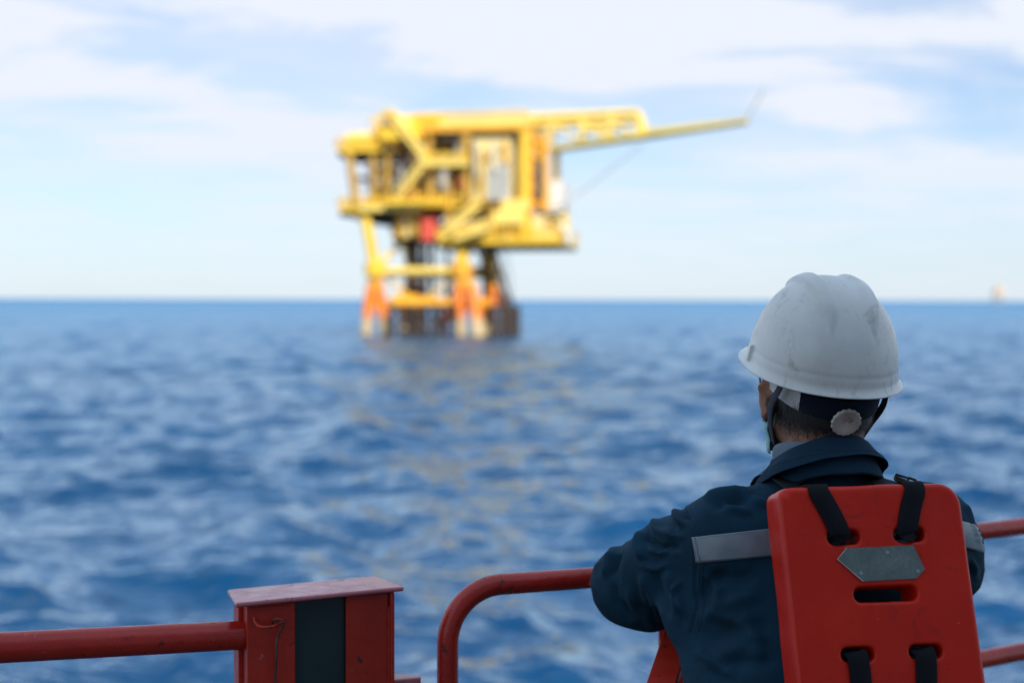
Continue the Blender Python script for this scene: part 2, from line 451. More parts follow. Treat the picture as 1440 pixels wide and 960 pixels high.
def gate_post():
    u0 = u_of(347, -.034); u1 = u_of(548, -.034); g0 = u_of(415, -.034); g1 = u_of(487, -.034)
    t = empty('gate_post', P((u0 + u1) / 2, 0, DK))
    tag(t, 'box-shaped red steel gate post with flat top plate and dark rubber strip inset', 'gate post')
    zt = lambda u: 4.497 + (u - u0) * .03
    def fr(u, n, z): return P(u, n, z)
    # top plate, a little larger than the box, slightly sloped
    a, b = u_of(331, -.047), u_of(569, -.047); th = .008
    mb = MB()
    c = [(a, -.047), (b, -.047), (b - .02, .068), (a + .004, .068)]
    zz = lambda u: 4.506 + (u - a) * .028
    mb.hexa([P(u, n, zz(u) - th) for u, n in c] + [P(u, n, zz(u)) for u, n in c])
    o = mb.build('top_plate', M_PLATE, t, bevel=.0035, seg=3)
    f = MB(); f.hexa([P(u, n, z) for z in (DK, zz(u0) - th - .0005) for u, n in ((u0, -.034), (g0, -.034), (g0, -.026), (u0, -.026))])
    f.build('front_panel', M_RED, t, bevel=.002)
    f = MB(); f.hexa([P(u, n, z) for z in (DK, zz(g1) - th - .0005) for u, n in ((g1, -.034), (u1 - .002, -.034), (u1 - .002, -.026), (g1, -.026))])
    f.build('front_panel', M_RED, t, bevel=.002)
    # side plates and back
    us = u_of(334, .012)
    f = MB(); f.hexa([P(u, n, z) for z in (DK, zz(u0) - th - .001) for u, n in ((us, .006), (us + .009, .006), (us + .009, .056), (us, .056))])
    f.build('side_plate', M_RED, t, bevel=.0015)
    f = MB(); f.hexa([P(u, n, z) for z in (DK, zz(u1) - th - .001) for u, n in ((u1, -.042), (u1 + .007, -.042), (u1 + .007, .055), (u1, .055))])
    f.build('side_plate', M_RED, t, bevel=.002)
    f = MB(); f.hexa([P(u, n, z) for z in (DK, zz(u0) - th - .002) for u, n in ((us + .010, .048), (u1 - .001, .048), (u1 - .001, .054), (us + .010, .054))])
    f.build('back_plate', M_RED, t)
    # inner web by the pipe
    f = MB(); f.hexa([P(u, n, z) for z in (DK, zz(u0) - th - .0015) for u, n in ((u0 + .0005, -.0255), (u0 + .009, -.0255), (u0 + .009, .047), (u0 + .0005, .047))])
    f.build('side_plate', M_RED, t)
    m = Mat('dark_rubber')
    m.set('Base Color', m.ramp(m.noise(5, 5), [(.3, (.012, .028, .032)), (.7, (.022, .044, .050))])); m.set('Roughness', .3)
    m.bump(m.noise(80, 3), .15, .0006)
    r = MB(); r.hexa([P(u, n, z) for z in (DK + .01, zz(g0) - .0095) for u, n in ((g0 - .004, -.022), (g1 + .004, -.022), (g1 + .004, .03), (g0 - .004, .03))])
    r.build('rubber_pad', m.m, t, bevel=.004)
    # welded hook with its hanging pin
    def q(px, py, off): 
        v = line_px(px, off); d = (v - CAM).dot(_fw) ; 
        w = at(px, py, 1) - CAM; k = Vector((v.x, v.y, 0)).length / Vector((w.x, w.y, 0)).length
        return CAM + w * k
    h = MB()
    h.tube([q(357, 868, -.036), q(358, 873, -.040), q(362, 879, -.050), q(368, 881.5, -.056), q(377, 881.5, -.058), q(385, 880, -.054), q(391, 877, -.047), q(396, 873, -.041), q(398, 869, -.036)], .0026, 10)
    h.build('hook', M_RED, t, True)
    h = MB()
    h.tube([q(383, 876, -.042), q(384, 871.5, -.047), q(389, 869.3, -.051), q(395, 870.5, -.053), q(398.5, 875, -.053), q(397.5, 882, -.050), q(392.5, 889, -.047), q(390, 897, -.045), q(388.5, 920, -.044), q(387, 960, -.043), q(386, 1010, -.042)], .0021, 10)
    h.build('hook_pin', M_STEEL, t, True)
    # weld seams
    w = MB(); w.tube([P(u0 + .006 + i * .004, -.0345 + .0006 * math.sin(i * 1.7), zz(u0) - th - .002) for i in range(int((g0 - u0 - .01) / .004))], .0028, 8); w.build('weld_bead', M_RED, t, True)
    w = MB(); w.tube([P(g1 + .004 + i * .004, -.0345 + .0006 * math.sin(i * 1.7), zz(u1) - th - .002) for i in range(int((u1 - g1 - .008) / .004))], .0028, 8); w.build('weld_bead', M_RED, t, True)
    w = MB(); w.tube([P(u1 - .001, -.0355 + .0006 * math.sin(i * 1.3), 4.48 - i * .006) for i in range(40)], .0026, 8); w.build('weld_bead', M_RED, t, True)
    # lug with a flat top low on the right side
    f = MB(); v = q(563, 950, -.01); ul = (v - RB).dot(U)
    f.hexa([P(u, n, z) for z in (v.z - .03, v.z) for u, n in ((u1 + .0075, -.03), (ul + .030, -.03), (ul + .036, -.015), (u1 + .0075, .02))])
    f.build('lug', M_PLATE, t, bevel=.003)
M_PLATE = (lambda m: m)(red_paint('weathered_skylit_plate_paint', (.52, .15, .17), .20))  # paler red: skylight on the flat tops put into the colour
gate_post()

def rail_right():
    """hooped rail that passes in front of the man and on to the right"""
    t = empty('guard_rail', P(1.3, 0, DK))
    tag(t, 'red hooped pipe railing the man leans on, with a second rail below', 'railing')
    r = .0188
    uv = u_of(630); z = 4.4965; rc = .098
    bend = P(u_of(852), 0, z)
    th = R(31.5); U2 = Vector((math.cos(th), math.sin(th), 0))
    pts = [P(uv, 0, DK + .002), P(uv, 0, 4.0), P(uv, 0, z - rc - .05)] + arc(P(uv + rc, 0, z - rc), -U, Zz, rc, 0, PI / 2, 12) + [P(uv + rc + .06, 0, z)]
    pts += [bend - U * .07, bend - U * .035 + U2 * .006, bend + U2 * .03, bend + U2 * .4, bend + U2 * 1.2, bend + U2 * 2.6]
    mb = MB(); mb.tube(pts, r, 24); mb.build('top_rail', M_RED2, t, True)
    lo = z - .283
    mb = MB(); mb.tube([bend + U2 * .16 + Zz * (lo - z), bend + U2 * 2.6 + Zz * (lo - z)], r * 1.05, 20); mb.build('lower_rail', M_RED2, t, True)
    mb = MB(); mb.tube([bend + U2 * .16 + Zz * (lo - z - .36), bend + U2 * 2.6 + Zz * (lo - z - .36)], r, 20); mb.build('lower_rail', M_RED2, t, True)
    for s in (.16, 1.9):
        f = MB(); b = bend + U2 * s
        f.beam((b.x, b.y, DK), (b.x, b.y, z - .012), .06, .012); f.build('stanchion', M_RED, t, bevel=.002)
    # inclined flat bar bracing the first stanchion towards the deck
    p0 = at(962, 868, 2.46); p1 = at(930, 965, 2.28)
    dr = (p1 - p0)
    f = MB(); f.beam(p0 - dr * .2, p0 + dr * 8.0 if (p0 + dr * 8).z > DK else p0 + dr * ((DK - p0.z) / dr.z), .048, .016)
    f.build('brace', M_RED, t, bevel=.003)
    # short gusset under the top rail by the elbow
    a = at(822, 818, 2.555)
    f = MB(); k0 = u_of(822); k1 = u_of(846)
    f.hexa([P(u, n, zz) for n in (-.022, -.015) for u, zz in ((k0, z - .008), (k1, z - .030), (k1, z + .006), (k0 + .004, z - .002))])
    f.build('gusset', M_RED, t, bevel=.0015)
rail_right()

def ship():
    m = Mat('green_deck_paint')
    m.set('Base Color', m.ramp(m.noise(3, 8, .7), [(.3, (.025, .07, .045)), (.7, (.05, .11, .075))])); m.set('Roughness', .6)
    m.bump(m.noise(40, 5), .3, .003)
    f = MB()
    E = [P(-6, .12, 0), P(u_of(852), .12, 0)]
    e2 = E[1] + Vector((math.cos(R(31.5)), math.sin(R(31.5)), 0)) * 5
    poly = [(-8, -6), (9, -6), (9, e2.y), (e2.x, e2.y), (E[1].x, E[1].y), (E[0].x, E[0].y), (-8, E[0].y)]
    n = len(poly)
    f.add([(x, y, DK - .12) for x, y in poly] + [(x, y, DK) for x, y in poly],
          [tuple(range(n))[::-1], tuple(range(n, 2 * n))] + [(i, (i + 1) % n, n + (i + 1) % n, n + i) for i in range(n)])
    tag(f.build('ship_deck', m.m), kind='structure')
    hm = paint('hull_paint', (.05, .07, .16), .45, .2, (.12, .05, .03), 1.2, .2, .004)
    f = MB(); ins = [(x * .985, y - .05 if y > 0 else y) for x, y in poly]
    f.add([(x, y, -1.6) for x, y in ins] + [(x, y, DK - .121) for x, y in ins],
          [tuple(range(n))[::-1], tuple(range(n, 2 * n))] + [(i, (i + 1) % n, n + (i + 1) % n, n + i) for i in range(n)])
    tag(f.build('ship_hull', hm), kind='structure')
    # unseen deckhouse behind the viewer, sized to throw shade over the man and rails
    wm = paint('deckhouse_paint', (.42, .46, .54), .5, .12, (.25, .12, .07), 1.5, .15, .002)
    f = MB(); f.box((-1.7, -5.5, DK), (7.5, -1.25, 9.0))
    tag(f.build('ship_deckhouse', wm, bevel=.03), kind='structure')
ship()
# ---------------------------------------------------------------- offshore platform
def yellow(name, base, band=False, var=.12):
    m = Mat(name)
    c = m.ramp(m.noise(.35, 8, .65), [(.3, tuple(x * (1 - var) for x in base)), (.7, tuple(min(1, x * (1 + var)) for x in base))])
    st = m.noise(.9, 9, .7, stretch=(1, 1, .22))
    c = m.mix(m.ramp(st, [(.60, 0), (.74, .75)]), c, (.30, .13, .04))
    if band:
        g = m.N.new('ShaderNodeNewGeometry'); s = m.N.new('ShaderNodeSeparateXYZ'); m.L.new(g.outputs['Position'], s.inputs[0])
        z = m.math('ADD', s.outputs[2], m.math('MULTIPLY', m.noise(1.3, 4), .9))
        z = m.math('DIVIDE', z, 12.0)
        c = m.mix(m.ramp(z, [(.55, 1), (.74, 0)]), c, (.88, .24, .03))
        c = m.mix(m.ramp(z, [(.20, 1), (.30, 0)]), c, (.62, .47, .26))
        c = m.mix(m.ramp(z, [(.055, 1), (.075, 0)]), c, (.04, .045, .03))
    m.set('Base Color', c); m.set('Roughness', .5)
    return m.m
Y_MAIN = yellow('yellow_platform_paint', (.93, .57, .04))
Y_LEG = yellow('splash_zone_paint', (.90, .58, .05), True)
Y_ORANGE = yellow('orange_yellow_paint', (.88, .42, .03))
Y_PALE = yellow('pale_yellow_paint', (.96, .70, .16), var=.06)
Y_CREAM = yellow('cream_module_paint', (.84, .68, .30), var=.08)
Y_SHADE = yellow('shaded_yellow_paint', (.50, .29, .04))  # darker copy of the platform yellow, interior shade put into its colour
Y_BOOM = yellow('olive_yellow_paint', (.62, .46, .06))
M_DARK = paint('dark_steel_and_shade', (.05, .045, .03), .8, .4, None, .6, 0)  # near-black, with underdeck and interior shade put into the colour
M_BROWN = paint('rusty_boat_landing', (.06, .04, .03), .8, .4, (.2, .10, .04), .8, 0)
M_GREY = paint('grey_pipework', (.45, .45, .43), .5, .2, None, .8, 0)
M_WHITE = paint('white_tank_paint', (.78, .76, .70), .45, .1, None, .8, 0)
M_REDEQ = paint('red_equipment_paint', (.75, .10, .06), .5, .1, None, .8, 0)
M_BLACK = paint('dark_riser_paint', (.07, .075, .09), .6, .3, None, .8, 0)

def rig():
    D = 187.0; s = D / F
    O = at(597, 475, D); O.z = 0
    an = R(12); A = Vector((math.cos(an), -math.sin(an), 0)); B = Vector((math.sin(an), math.cos(an), 0))
    kz = s
    def Q(u, y, v=0.0):
        return O + A * ((u - 600) * s) + B * v + Zz * ((475 - y) * kz)
    t = empty('oil_platform', O)
    tag(t, 'large yellow steel oil platform standing on four legs in the sea', 'oil platform')
    def bx(name, mat, u0, u1, y0, y1, v0, v1, mb=None):
        m = mb or MB()
        m.hexa([Q(u0, y1, v0), Q(u1, y1, v0), Q(u1, y1, v1), Q(u0, y1, v1), Q(u0, y0, v0), Q(u1, y0, v0), Q(u1, y0, v1), Q(u0, y0, v1)])
        return m if mb else m.build(name, mat, t)
    def tb(mb, pts, r, n=10): return mb.tube([Q(*p) for p in pts], r, n)
    VB = 12.5
    # legs with their piles: front left, front right, back left, back right
    for u, v in ((514, 0), (652, 0), (530, VB), (662, VB)):
        l = MB()
        top = 300 if u < 600 else 343
        du = 1 if u < 600 else -1
        tb(l, [(u - 2 * du, top, v), (u + 14 * du * (1 if u < 600 else -.1), 380, v), (u + 3 * du, 430, v), (u - 1 * du, 500, v)], (.72 if u < 600 else .85) if v == 0 else .8, 16)
        o = l.build('leg', Y_LEG, t, True)
        pl = MB()
        tb(pl, [(u + 14 * (1 if u < 600 else .1), 380, v), (u + 20, 425, v + .5), (u + 31, 500, v + 1)], .75, 14)
        pl.build('pile', Y_LEG, o, True)
        c = MB(); tb(c, [(u + (14 if u < 600 else 1), 371, v), (u + (14 if u < 600 else 1), 389, v)], 1.45, 16); c.build('joint_collar', Y_ORANGE if u > 600 else Y_MAIN, o, True)
    p2 = MB(); tb(p2, [(668, 400, -.5), (676, 440, -1), (680, 500, -1)], .8, 12); tb(p2, [(690, 400, 3), (694, 500, 3)], .6, 12); p2.build('brace', Y_LEG, t, True)
    for pts, r, mt in (([(528, 382, 0), (655, 382, 0)], .55, Y_PALE), ([(545, 382, VB), (662, 382, VB)], .8, Y_ORANGE),
                       ([(528, 382, 0), (545, 382, VB)], .6, Y_MAIN), ([(655, 382, 0), (662, 382, VB)], .7, Y_ORANGE),
                       ([(555, 427, 1), (690, 427, 1)], .75, Y_ORANGE), ([(545, 428, VB), (665, 428, VB)], .7, Y_ORANGE),
                       ([(520, 382, 0), (561, 330, 6)], .35, Y_PALE), ([(655, 430, 0), (612, 455, 4)], .9, M_REDEQ),
                       ([(530, 430, 0), (545, 428, VB)], .6, Y_ORANGE)):
        m = MB(); tb(m, pts, r, 12); m.build('brace', mt, t, True)
    for u in (563, 584): 
        m = MB(); tb(m, [(u - 11, 427, 1), (u + 6, 427, 1)], 1.15, 16); m.build('float_can', Y_ORANGE, t, True)
    for i, (u, v, r) in enumerate([(588, 3, .3), (595, 6, .38), (604, 3, .22), (612, 7, .3), (620, 4, .22), (628, 8, .25), (637, 6, .2), (580, 7, .35), (571, 4, .8)]):
        m = MB(); tb(m, [(u, 340, v), (u, 500, v)], r, 10); m.build('riser', M_BLACK if i < 8 else M_BROWN, t, True)
    # boat landing and fenders
    for nm, u0, u1, v in (('fender', 556, 650, -1.5), ('boat_landing', 694, 720, 1)):
        m = MB(); k = 9 if u0 < 600 else 5
        for i in range(k):
            u = u0 + (u1 - u0) * i / (k - 1); m.tube([Q(u, 430, v), Q(u, 485, v)], .18 if i % 3 else .34, 8)
        for y in (432, 452, 466): m.tube([Q(u0, y, v), Q(u1, y, v)], .2, 8)
        if u0 > 600:
            bx('', None, u0, u1, 433, 435, v, v + 6, m)
            for i in range(4): m.tube([Q(u1, 430, v + 2 * i), Q(u1, 485, v + 2 * i)], .2, 8)
        m.build(nm, M_BROWN, t, True)
    for i in range(4):
        m = MB(); tb(m, [(692 + 4 * i, 346, 2 + i), (700 + 5 * i, 392, 1 + i), (706 + 4 * i, 432, 1 + i)], .07, 6); m.build('swing_rope', M_BLACK, t)
    # decks
    def deck(u0, u1, y, th, v0, v1, mat=Y_MAIN, name='deck'):
        o = bx(name, mat, u0, u1, y, y + th, v0, v1)
        g = MB()
        n = max(3, int((u1 - u0) / 14))
        for i in range(n):
            u = u0 + 2 + (u1 - u0 - 4) * i / (n - 1)
            bx('', None, u - 1.2, u + 1.2, y + th + .2, y + th + 7, v0 + .5, v1 - .5, g)
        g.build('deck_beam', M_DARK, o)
        return o
    deck(474, 562, 290, 7, -.5, VB + 1)
    deck(562, 695, 286, 7, 0, VB + 1)
    deck(622, 797, 337, 8, -1.5, VB - 1)
    deck(548, 640, 330, 5, 1, VB)
    deck(473, 562, 207, 7, -.8, VB + 1)
    deck(560, 747, 182, 7, -.8, VB + 1, Y_ORANGE)
    bx('underdeck_shade', M_DARK, 622, 745, 189.3, 200, -.2, .2); bx('underdeck_shade', M_DARK, 500, 556, 214.5, 222, .1, .4); bx('underdeck_shade', M_DARK, 640, 690, 294, 304, 1, 1.4)  # dark strips standing for the shade under the decks
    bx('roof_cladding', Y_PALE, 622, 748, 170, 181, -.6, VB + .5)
    bx('underdeck_shade', M_DARK, 500, 560, 298, 312, 2, VB)
    bx('underdeck_shade', M_DARK, 540, 612, 312, 326, 3, VB)
    # dark backing sheets put in for the shade between the decks
    bx('shade_backing', M_DARK, 500, 745, 214, 288, 8, 8.4)
    bx('shade_backing', M_DARK, 560, 740, 192, 214, 6, 6.4)
    bx('shade_backing', M_DARK, 640, 700, 294, 336, 7, 7.4)
    # columns between the decks
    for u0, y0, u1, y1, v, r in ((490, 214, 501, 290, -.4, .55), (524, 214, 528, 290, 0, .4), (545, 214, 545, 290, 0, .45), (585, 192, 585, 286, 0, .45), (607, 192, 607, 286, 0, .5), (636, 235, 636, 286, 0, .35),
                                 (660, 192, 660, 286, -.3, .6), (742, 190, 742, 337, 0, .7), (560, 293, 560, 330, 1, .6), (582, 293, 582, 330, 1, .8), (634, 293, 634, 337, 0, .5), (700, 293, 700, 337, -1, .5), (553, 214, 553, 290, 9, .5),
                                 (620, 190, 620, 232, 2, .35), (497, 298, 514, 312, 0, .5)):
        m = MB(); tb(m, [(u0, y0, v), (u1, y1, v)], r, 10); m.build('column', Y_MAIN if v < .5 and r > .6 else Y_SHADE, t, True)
    # vertical tanks, pipes and boxes
    for u, y0, y1, v, r, mt in ((570, 216, 286, 3, 1.1, M_WHITE), (556, 222, 286, 5, .8, M_GREY), (596, 240, 286, 3, .9, Y_CREAM), (618, 236, 286, 4, 1.0, M_GREY), (650, 240, 286, 2, .8, Y_CREAM), (515, 236, 288, 4, 1.0, Y_CREAM), (535, 230, 288, 5, .8, M_GREY),
                               (640, 192, 230, 3, .9, M_GREY), (652, 196, 235, 1, .8, M_WHITE), (574, 297, 334, 2, 1.3, Y_CREAM), (593, 297, 330, 4, 1.2, Y_MAIN)):
        m = MB(); a, b = Q(u, y1, v), Q(u, y0, v); h = Zz * (r * .5)
        m.tube([a, b - h, b - h * .4, b], r, 16, True, [r, r, r * .8, r * .35]); m.build('tank', mt, t, True)
    for y, u0, u1, v, r in ((231, 508, 560, 1, .3), (237, 508, 590, 2, .25), (243, 515, 560, 3, .35), (262, 520, 660, 4, .25), (222, 560, 660, 2, .3), (204, 560, 660, 3, .25), (318, 640, 790, 2, .5), (328, 645, 800, 1, .35), (304, 640, 700, 3, .4)):
        m = MB(); tb(m, [(u0, y, v), (u1, y, v), (u1 + 2, y + 5, v), (u1 + 2, y + 18, v)], r, 8); m.build('pipe', M_WHITE if r > .28 else M_GREY, t, True)
    bx('red_cabinet', M_REDEQ, 597, 617, 305, 340, -.5, 1.5)
    bx('red_cabinet', M_REDEQ, 649, 661, 250, 266, -.3, 1)
    rg = random.Random(5)
    for k in range(46):
        lo_ = k % 3
        u = rg.uniform(506, 664) if lo_ == 0 else rg.uniform(566, 660) if lo_ == 1 else rg.uniform(640, 790)
        y1 = 288 if lo_ == 0 else 284 if lo_ == 1 else 336
        hh_ = rg.uniform(10, 46) if lo_ < 2 else rg.uniform(8, 26); v = rg.uniform(.6, 6); mt = rg.choice([M_WHITE, M_GREY, Y_SHADE, Y_CREAM, Y_ORANGE, M_DARK, M_BROWN, Y_MAIN])
        if k % 2:
            m = MB(); tb(m, [(u, y1, v), (u, y1 - hh_, v), (u + rg.uniform(-9, 9), y1 - hh_ - 2, v)], rg.uniform(.12, .35), 8); m.build('pipe', mt, t, True)
        else: bx('equipment_box', mt, u, u + rg.uniform(4, 13), y1 - hh_ * .7, y1, v, v + rg.uniform(.8, 2))
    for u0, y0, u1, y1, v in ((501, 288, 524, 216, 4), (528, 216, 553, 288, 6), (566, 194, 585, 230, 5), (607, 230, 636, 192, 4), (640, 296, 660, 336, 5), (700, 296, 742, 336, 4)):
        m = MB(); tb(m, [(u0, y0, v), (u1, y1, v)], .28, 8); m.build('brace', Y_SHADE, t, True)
    for u0, y0, u1, y1, v in ((530, 382, 588, 427, 1), (588, 427, 652, 384, 1), (532, 310, 560, 378, 12), (640, 345, 600, 425, 11), (660, 345, 690, 425, 6), (668, 345, 668, 430, 7), (676, 345, 706, 430, 9), (600, 300, 560, 330, 2)):
        m = MB(); tb(m, [(u0, y0, v), (u1, y1, v)], .22, 8); m.build('brace', Y_MAIN if v < 3 else M_BROWN, t, True)
    for k in range(30):
        u = rg.uniform(478, 556) if k % 2 else rg.uniform(600, 790); y = rg.choice([214, 222, 250, 262, 276]) if k % 2 else rg.choice([298, 306, 314, 322, 330])
        w_ = rg.uniform(5, 22); v = rg.uniform(-.9, 3); mt = rg.choice([Y_SHADE, Y_PALE, M_DARK, M_GREY, Y_ORANGE, M_BROWN, M_WHITE])
        m = MB(); tb(m, [(u, y, v), (u + w_, y + rg.choice([0, 0, 3, -6]), v), (u + w_, y + rg.uniform(4, 16), v)], rg.uniform(.1, .3), 7); m.build('pipe', mt, t, True)
    # machinery house
    h = bx('machinery_house', Y_CREAM, 671, 725, 200.5, 286, -.9, 5)
    m = MB()
    for i in range(6): bx('', None, 675 + 8 * i, 677 + 8 * i, 202, 284, -1.05, -.9, m)
    m.build('cladding_rib', Y_CREAM, h)
    d = bx('door', M_GREY, 694, 708, 240, 284, -1.12, -.95); d.parent = h; 
    for u_, y0_, y1_, mt_ in ((676, 204, 250, M_GREY), (686, 215, 284, Y_SHADE), (703, 206, 240, M_WHITE), (718, 204, 232, Y_ORANGE)):
        q_ = MB(); tb(q_, [(u_, y0_, -1.4), (u_, y1_, -1.4), (u_ + 5, y1_ + 3, -1.4)], .2, 8); pp_ = q_.build('pipe', mt_, h, True)
    for u_, y_, w2, h2 in ((677, 256, 9, 14), (692, 222, 12, 8), (712, 212, 8, 10)): bx('louvre_panel', Y_SHADE, u_, u_ + w2, y_, y_ + h2, -1.3, -1.07)
    w = bx('panel', M_GREY, 710, 723, 232, 284, -1.12, -.95); w.parent = h
    # truss at the right end
    m = MB()
    tb(m, [(749, 188, 0), (749, 337, 0)], .55); tb(m, [(772, 200, 0), (772, 300, 0)], .5)
    for y0, y1 in ((192, 215), (215, 238), (238, 262), (262, 290)):
        tb(m, [(749, y0, 0), (772, y1, 0)], .32); tb(m, [(772, y0 + 5, 1), (749, y1, 1)], .3); tb(m, [(749, y1, 0), (772, y1, 0)], .32)
    m.build('truss_tower', Y_ORANGE, t, True)
    m = MB(); tb(m, [(749, 190, 8), (749, 337, 8)], .5); tb(m, [(772, 200, 8), (772, 337, 8)], .5); m.build('column', Y_MAIN, t, True)
    bx('cabin', M_WHITE, 757, 795, 258, 300, 1, 7); bx('cabin', Y_PALE, 712, 752, 284, 300, -1.2, 3)
    bx('skid', Y_PALE, 700, 745, 300, 318, -1.4, 5); bx('skid', Y_CREAM, 748, 792, 306, 336, 0, 6); bx('skid', Y_PALE, 660, 700, 322, 336, -1.3, 3)
    m = MB(); tb(m, [(764, 230, -.3), (764, 282, -.3)], .5); m.build('exhaust_stack', M_BLACK, t, True)
    # railings
    def railing(u0, u1, y, v0=None, v1=None, h=11, mat=Y_MAIN, yy=None):
        m = MB(); y2 = y if yy is None else yy
        n = max(2, int(abs(u1 - u0) / 9) + 1)
        for i in range(n):
            f = i / (n - 1); u = u0 + (u1 - u0) * f; yb = y + (y2 - y) * f; v = v0 + (v1 - v0) * f
            m.tube([Q(u, yb, v), Q(u, yb - h, v)], .12, 6)
        for k in (1, .55): m.tube([Q(u0, y - h * k, v0), Q(u1, y2 - h * k, v1)], .13, 6)
        m.build('railing', mat, t)
    for a in ((474, 562, 290, -.5, -.5), (562, 695, 286, 0, 0), (622, 797, 337, -1.5, -1.5), (797, 798, 337, -1.5, 11), (474, 475, 290, -.5, 13), (473, 545, 207, -.8, -.8), (473, 474, 207, -.8, 13), (622, 748, 171, -.6, -.6, 8), (622, 748, 171, 12, 12, 8), (605, 668, 232, -2.4, -2.4)): railing(*a)
    # stairs: stringers, treads and handrails
    def stair(u0, y0, u1, y1, v, w=1.6):
        m = MB(); th = 5.5
        for vv in (v, v + w): m.hexa([Q(u, y, z) for z in (vv, vv + .18) for u, y in ((u0, y0 + th), (u1, y1 + th), (u1, y1 - th * .2), (u0, y0 - th * .2))])
        k = 14
        for i in range(k):
            f = (i + .5) / k; u = u0 + (u1 - u0) * f; y = y0 + (y1 - y0) * f
            bx('', None, u - 1.6, u + 1.6, y + 1, y + 2, v + .19, v + w - .01, m)
        for vv in (v, v + w):
            m.tube([Q(u0, y0 - 10, vv), Q(u1, y1 - 10, vv)], .16, 6)
            for i in range(5):
                f = i / 4; u = u0 + (u1 - u0) * f; y = y0 + (y1 - y0) * f; m.tube([Q(u, y, vv), Q(u, y - 10, vv)], .12, 6)
        m.build('stairs', Y_PALE, t)
    stair(558, 168, 606, 226, -2.6); stair(606, 236, 566, 282, -2.6); stair(686, 290, 632, 336, -2.8); stair(700, 322, 652, 336, -3.2)
    bx('landing', Y_PALE, 603, 668, 231, 238, -2.6, -1.0)
    bx('landing', Y_MAIN, 545, 562, 160, 168, -2.6, 0); bx('landing', Y_MAIN, 552, 640, 284, 290, -2.8, -.9)
    bx('ledge', Y_PALE, 510, 600, 290, 298, -1.6, -.6)
    # machinery on the upper deck
    for u0, u1, y0, y1, v0, v1, mt in ((484, 522, 187, 206, 0, 5, Y_PALE), (522, 552, 172, 206, 1, 8, Y_MAIN), (548, 582, 165, 182, -.5, 7, Y_PALE), (582, 616, 160, 182, 1, 8, Y_MAIN), (540, 600, 184, 200, -2, -.9, Y_MAIN), (596, 622, 172, 182, -.5, 4, Y_ORANGE), (500, 512, 182, 190, 2, 5, M_WHITE), (565, 600, 160, 168, 3, 7, Y_PALE)):
        bx('deck_unit', mt, u0, u1, y0, y1, v0, v1)
    for u, y0, y1, v in ((505, 165, 190, 4), (516, 172, 190, 5), (536, 160, 176, 5), (584, 155, 165, 6)):
        m = MB(); tb(m, [(u, y1, v), (u, y0, v)], .16, 6); m.build('antenna', M_GREY, t)
    railing(474, 562, 207, 13, 13); railing(520, 620, 172, 1, 1, 9)
    # bridge truss and boom reaching out to the right
    V0, V1 = 2.0, 4.2
    m = MB()
    for v in (V0, V1):
        tb(m, [(745, 168, v), (820, 166, v), (896, 164, v)], .42, 8); tb(m, [(745, 178, v), (896, 176, v)], .3, 8)
        tb(m, [(896, 164, v), (906, 190, v), (900, 197, v)], .42, 8)
        for u in (745, 775, 818, 858, 896): tb(m, [(u, 168, v), (u, 200, v)], .3, 8)
        for u in (775, 818, 858): tb(m, [(u, 178, v), (u + 36, 198, v)], .22, 8)
    for u in (745, 775, 818, 858, 896): tb(m, [(u, 168, V0), (u, 168, V1)], .2, 8)
    m.build('bridge_truss', Y_PALE, t, True)
    bx('bridge_panel', Y_PALE, 822, 860, 183, 189, V0 - .2, V1)
    m = MB()
    for v in (V0 - .2, V1 + .2): tb(m, [(772, 212, v), (905, 196, v), (1045, 179, 3.1 + (v - 3.1) * .3)], .34, 8)
    tb(m, [(905, 190, 3.1), (1045, 177, 3.1)], .25, 8)
    for i in range(15):
        u = 780 + i * 18; y = 211 - (u - 772) * .121
        m.tube([Q(u, y, V0), Q(u + 9, y - 1, V1)], .14, 6)
    m.build('flare_boom', Y_BOOM, t, True)
    m = MB(); tb(m, [(1043, 178, 3.1), (1066, 138, 3.1)], .14, 8); m.build('flare_tip', M_GREY, t, True)
    m = MB(); tb(m, [(806, 280, 3), (902, 208, 3)], .11, 8); m.build('boom_stay', M_GREY, t, True)
    # caged ladder at the right end
    m = MB()
    for i in range(7): m.tube([Q(792 + 7 * math.cos(a), 304 + i * 5, 3 + .7 * math.sin(a)) for a in np.linspace(-1.6, 1.6, 7)], .12, 6)
    for a in (-1.5, 0, 1.5): m.tube([Q(792 + 7 * math.cos(a), 300, 3 + .7 * math.sin(a)), Q(792 + 7 * math.cos(a), 337, 3 + .7 * math.sin(a))], .12, 6)
    m.build('caged_ladder', Y_PALE, t)
rig()

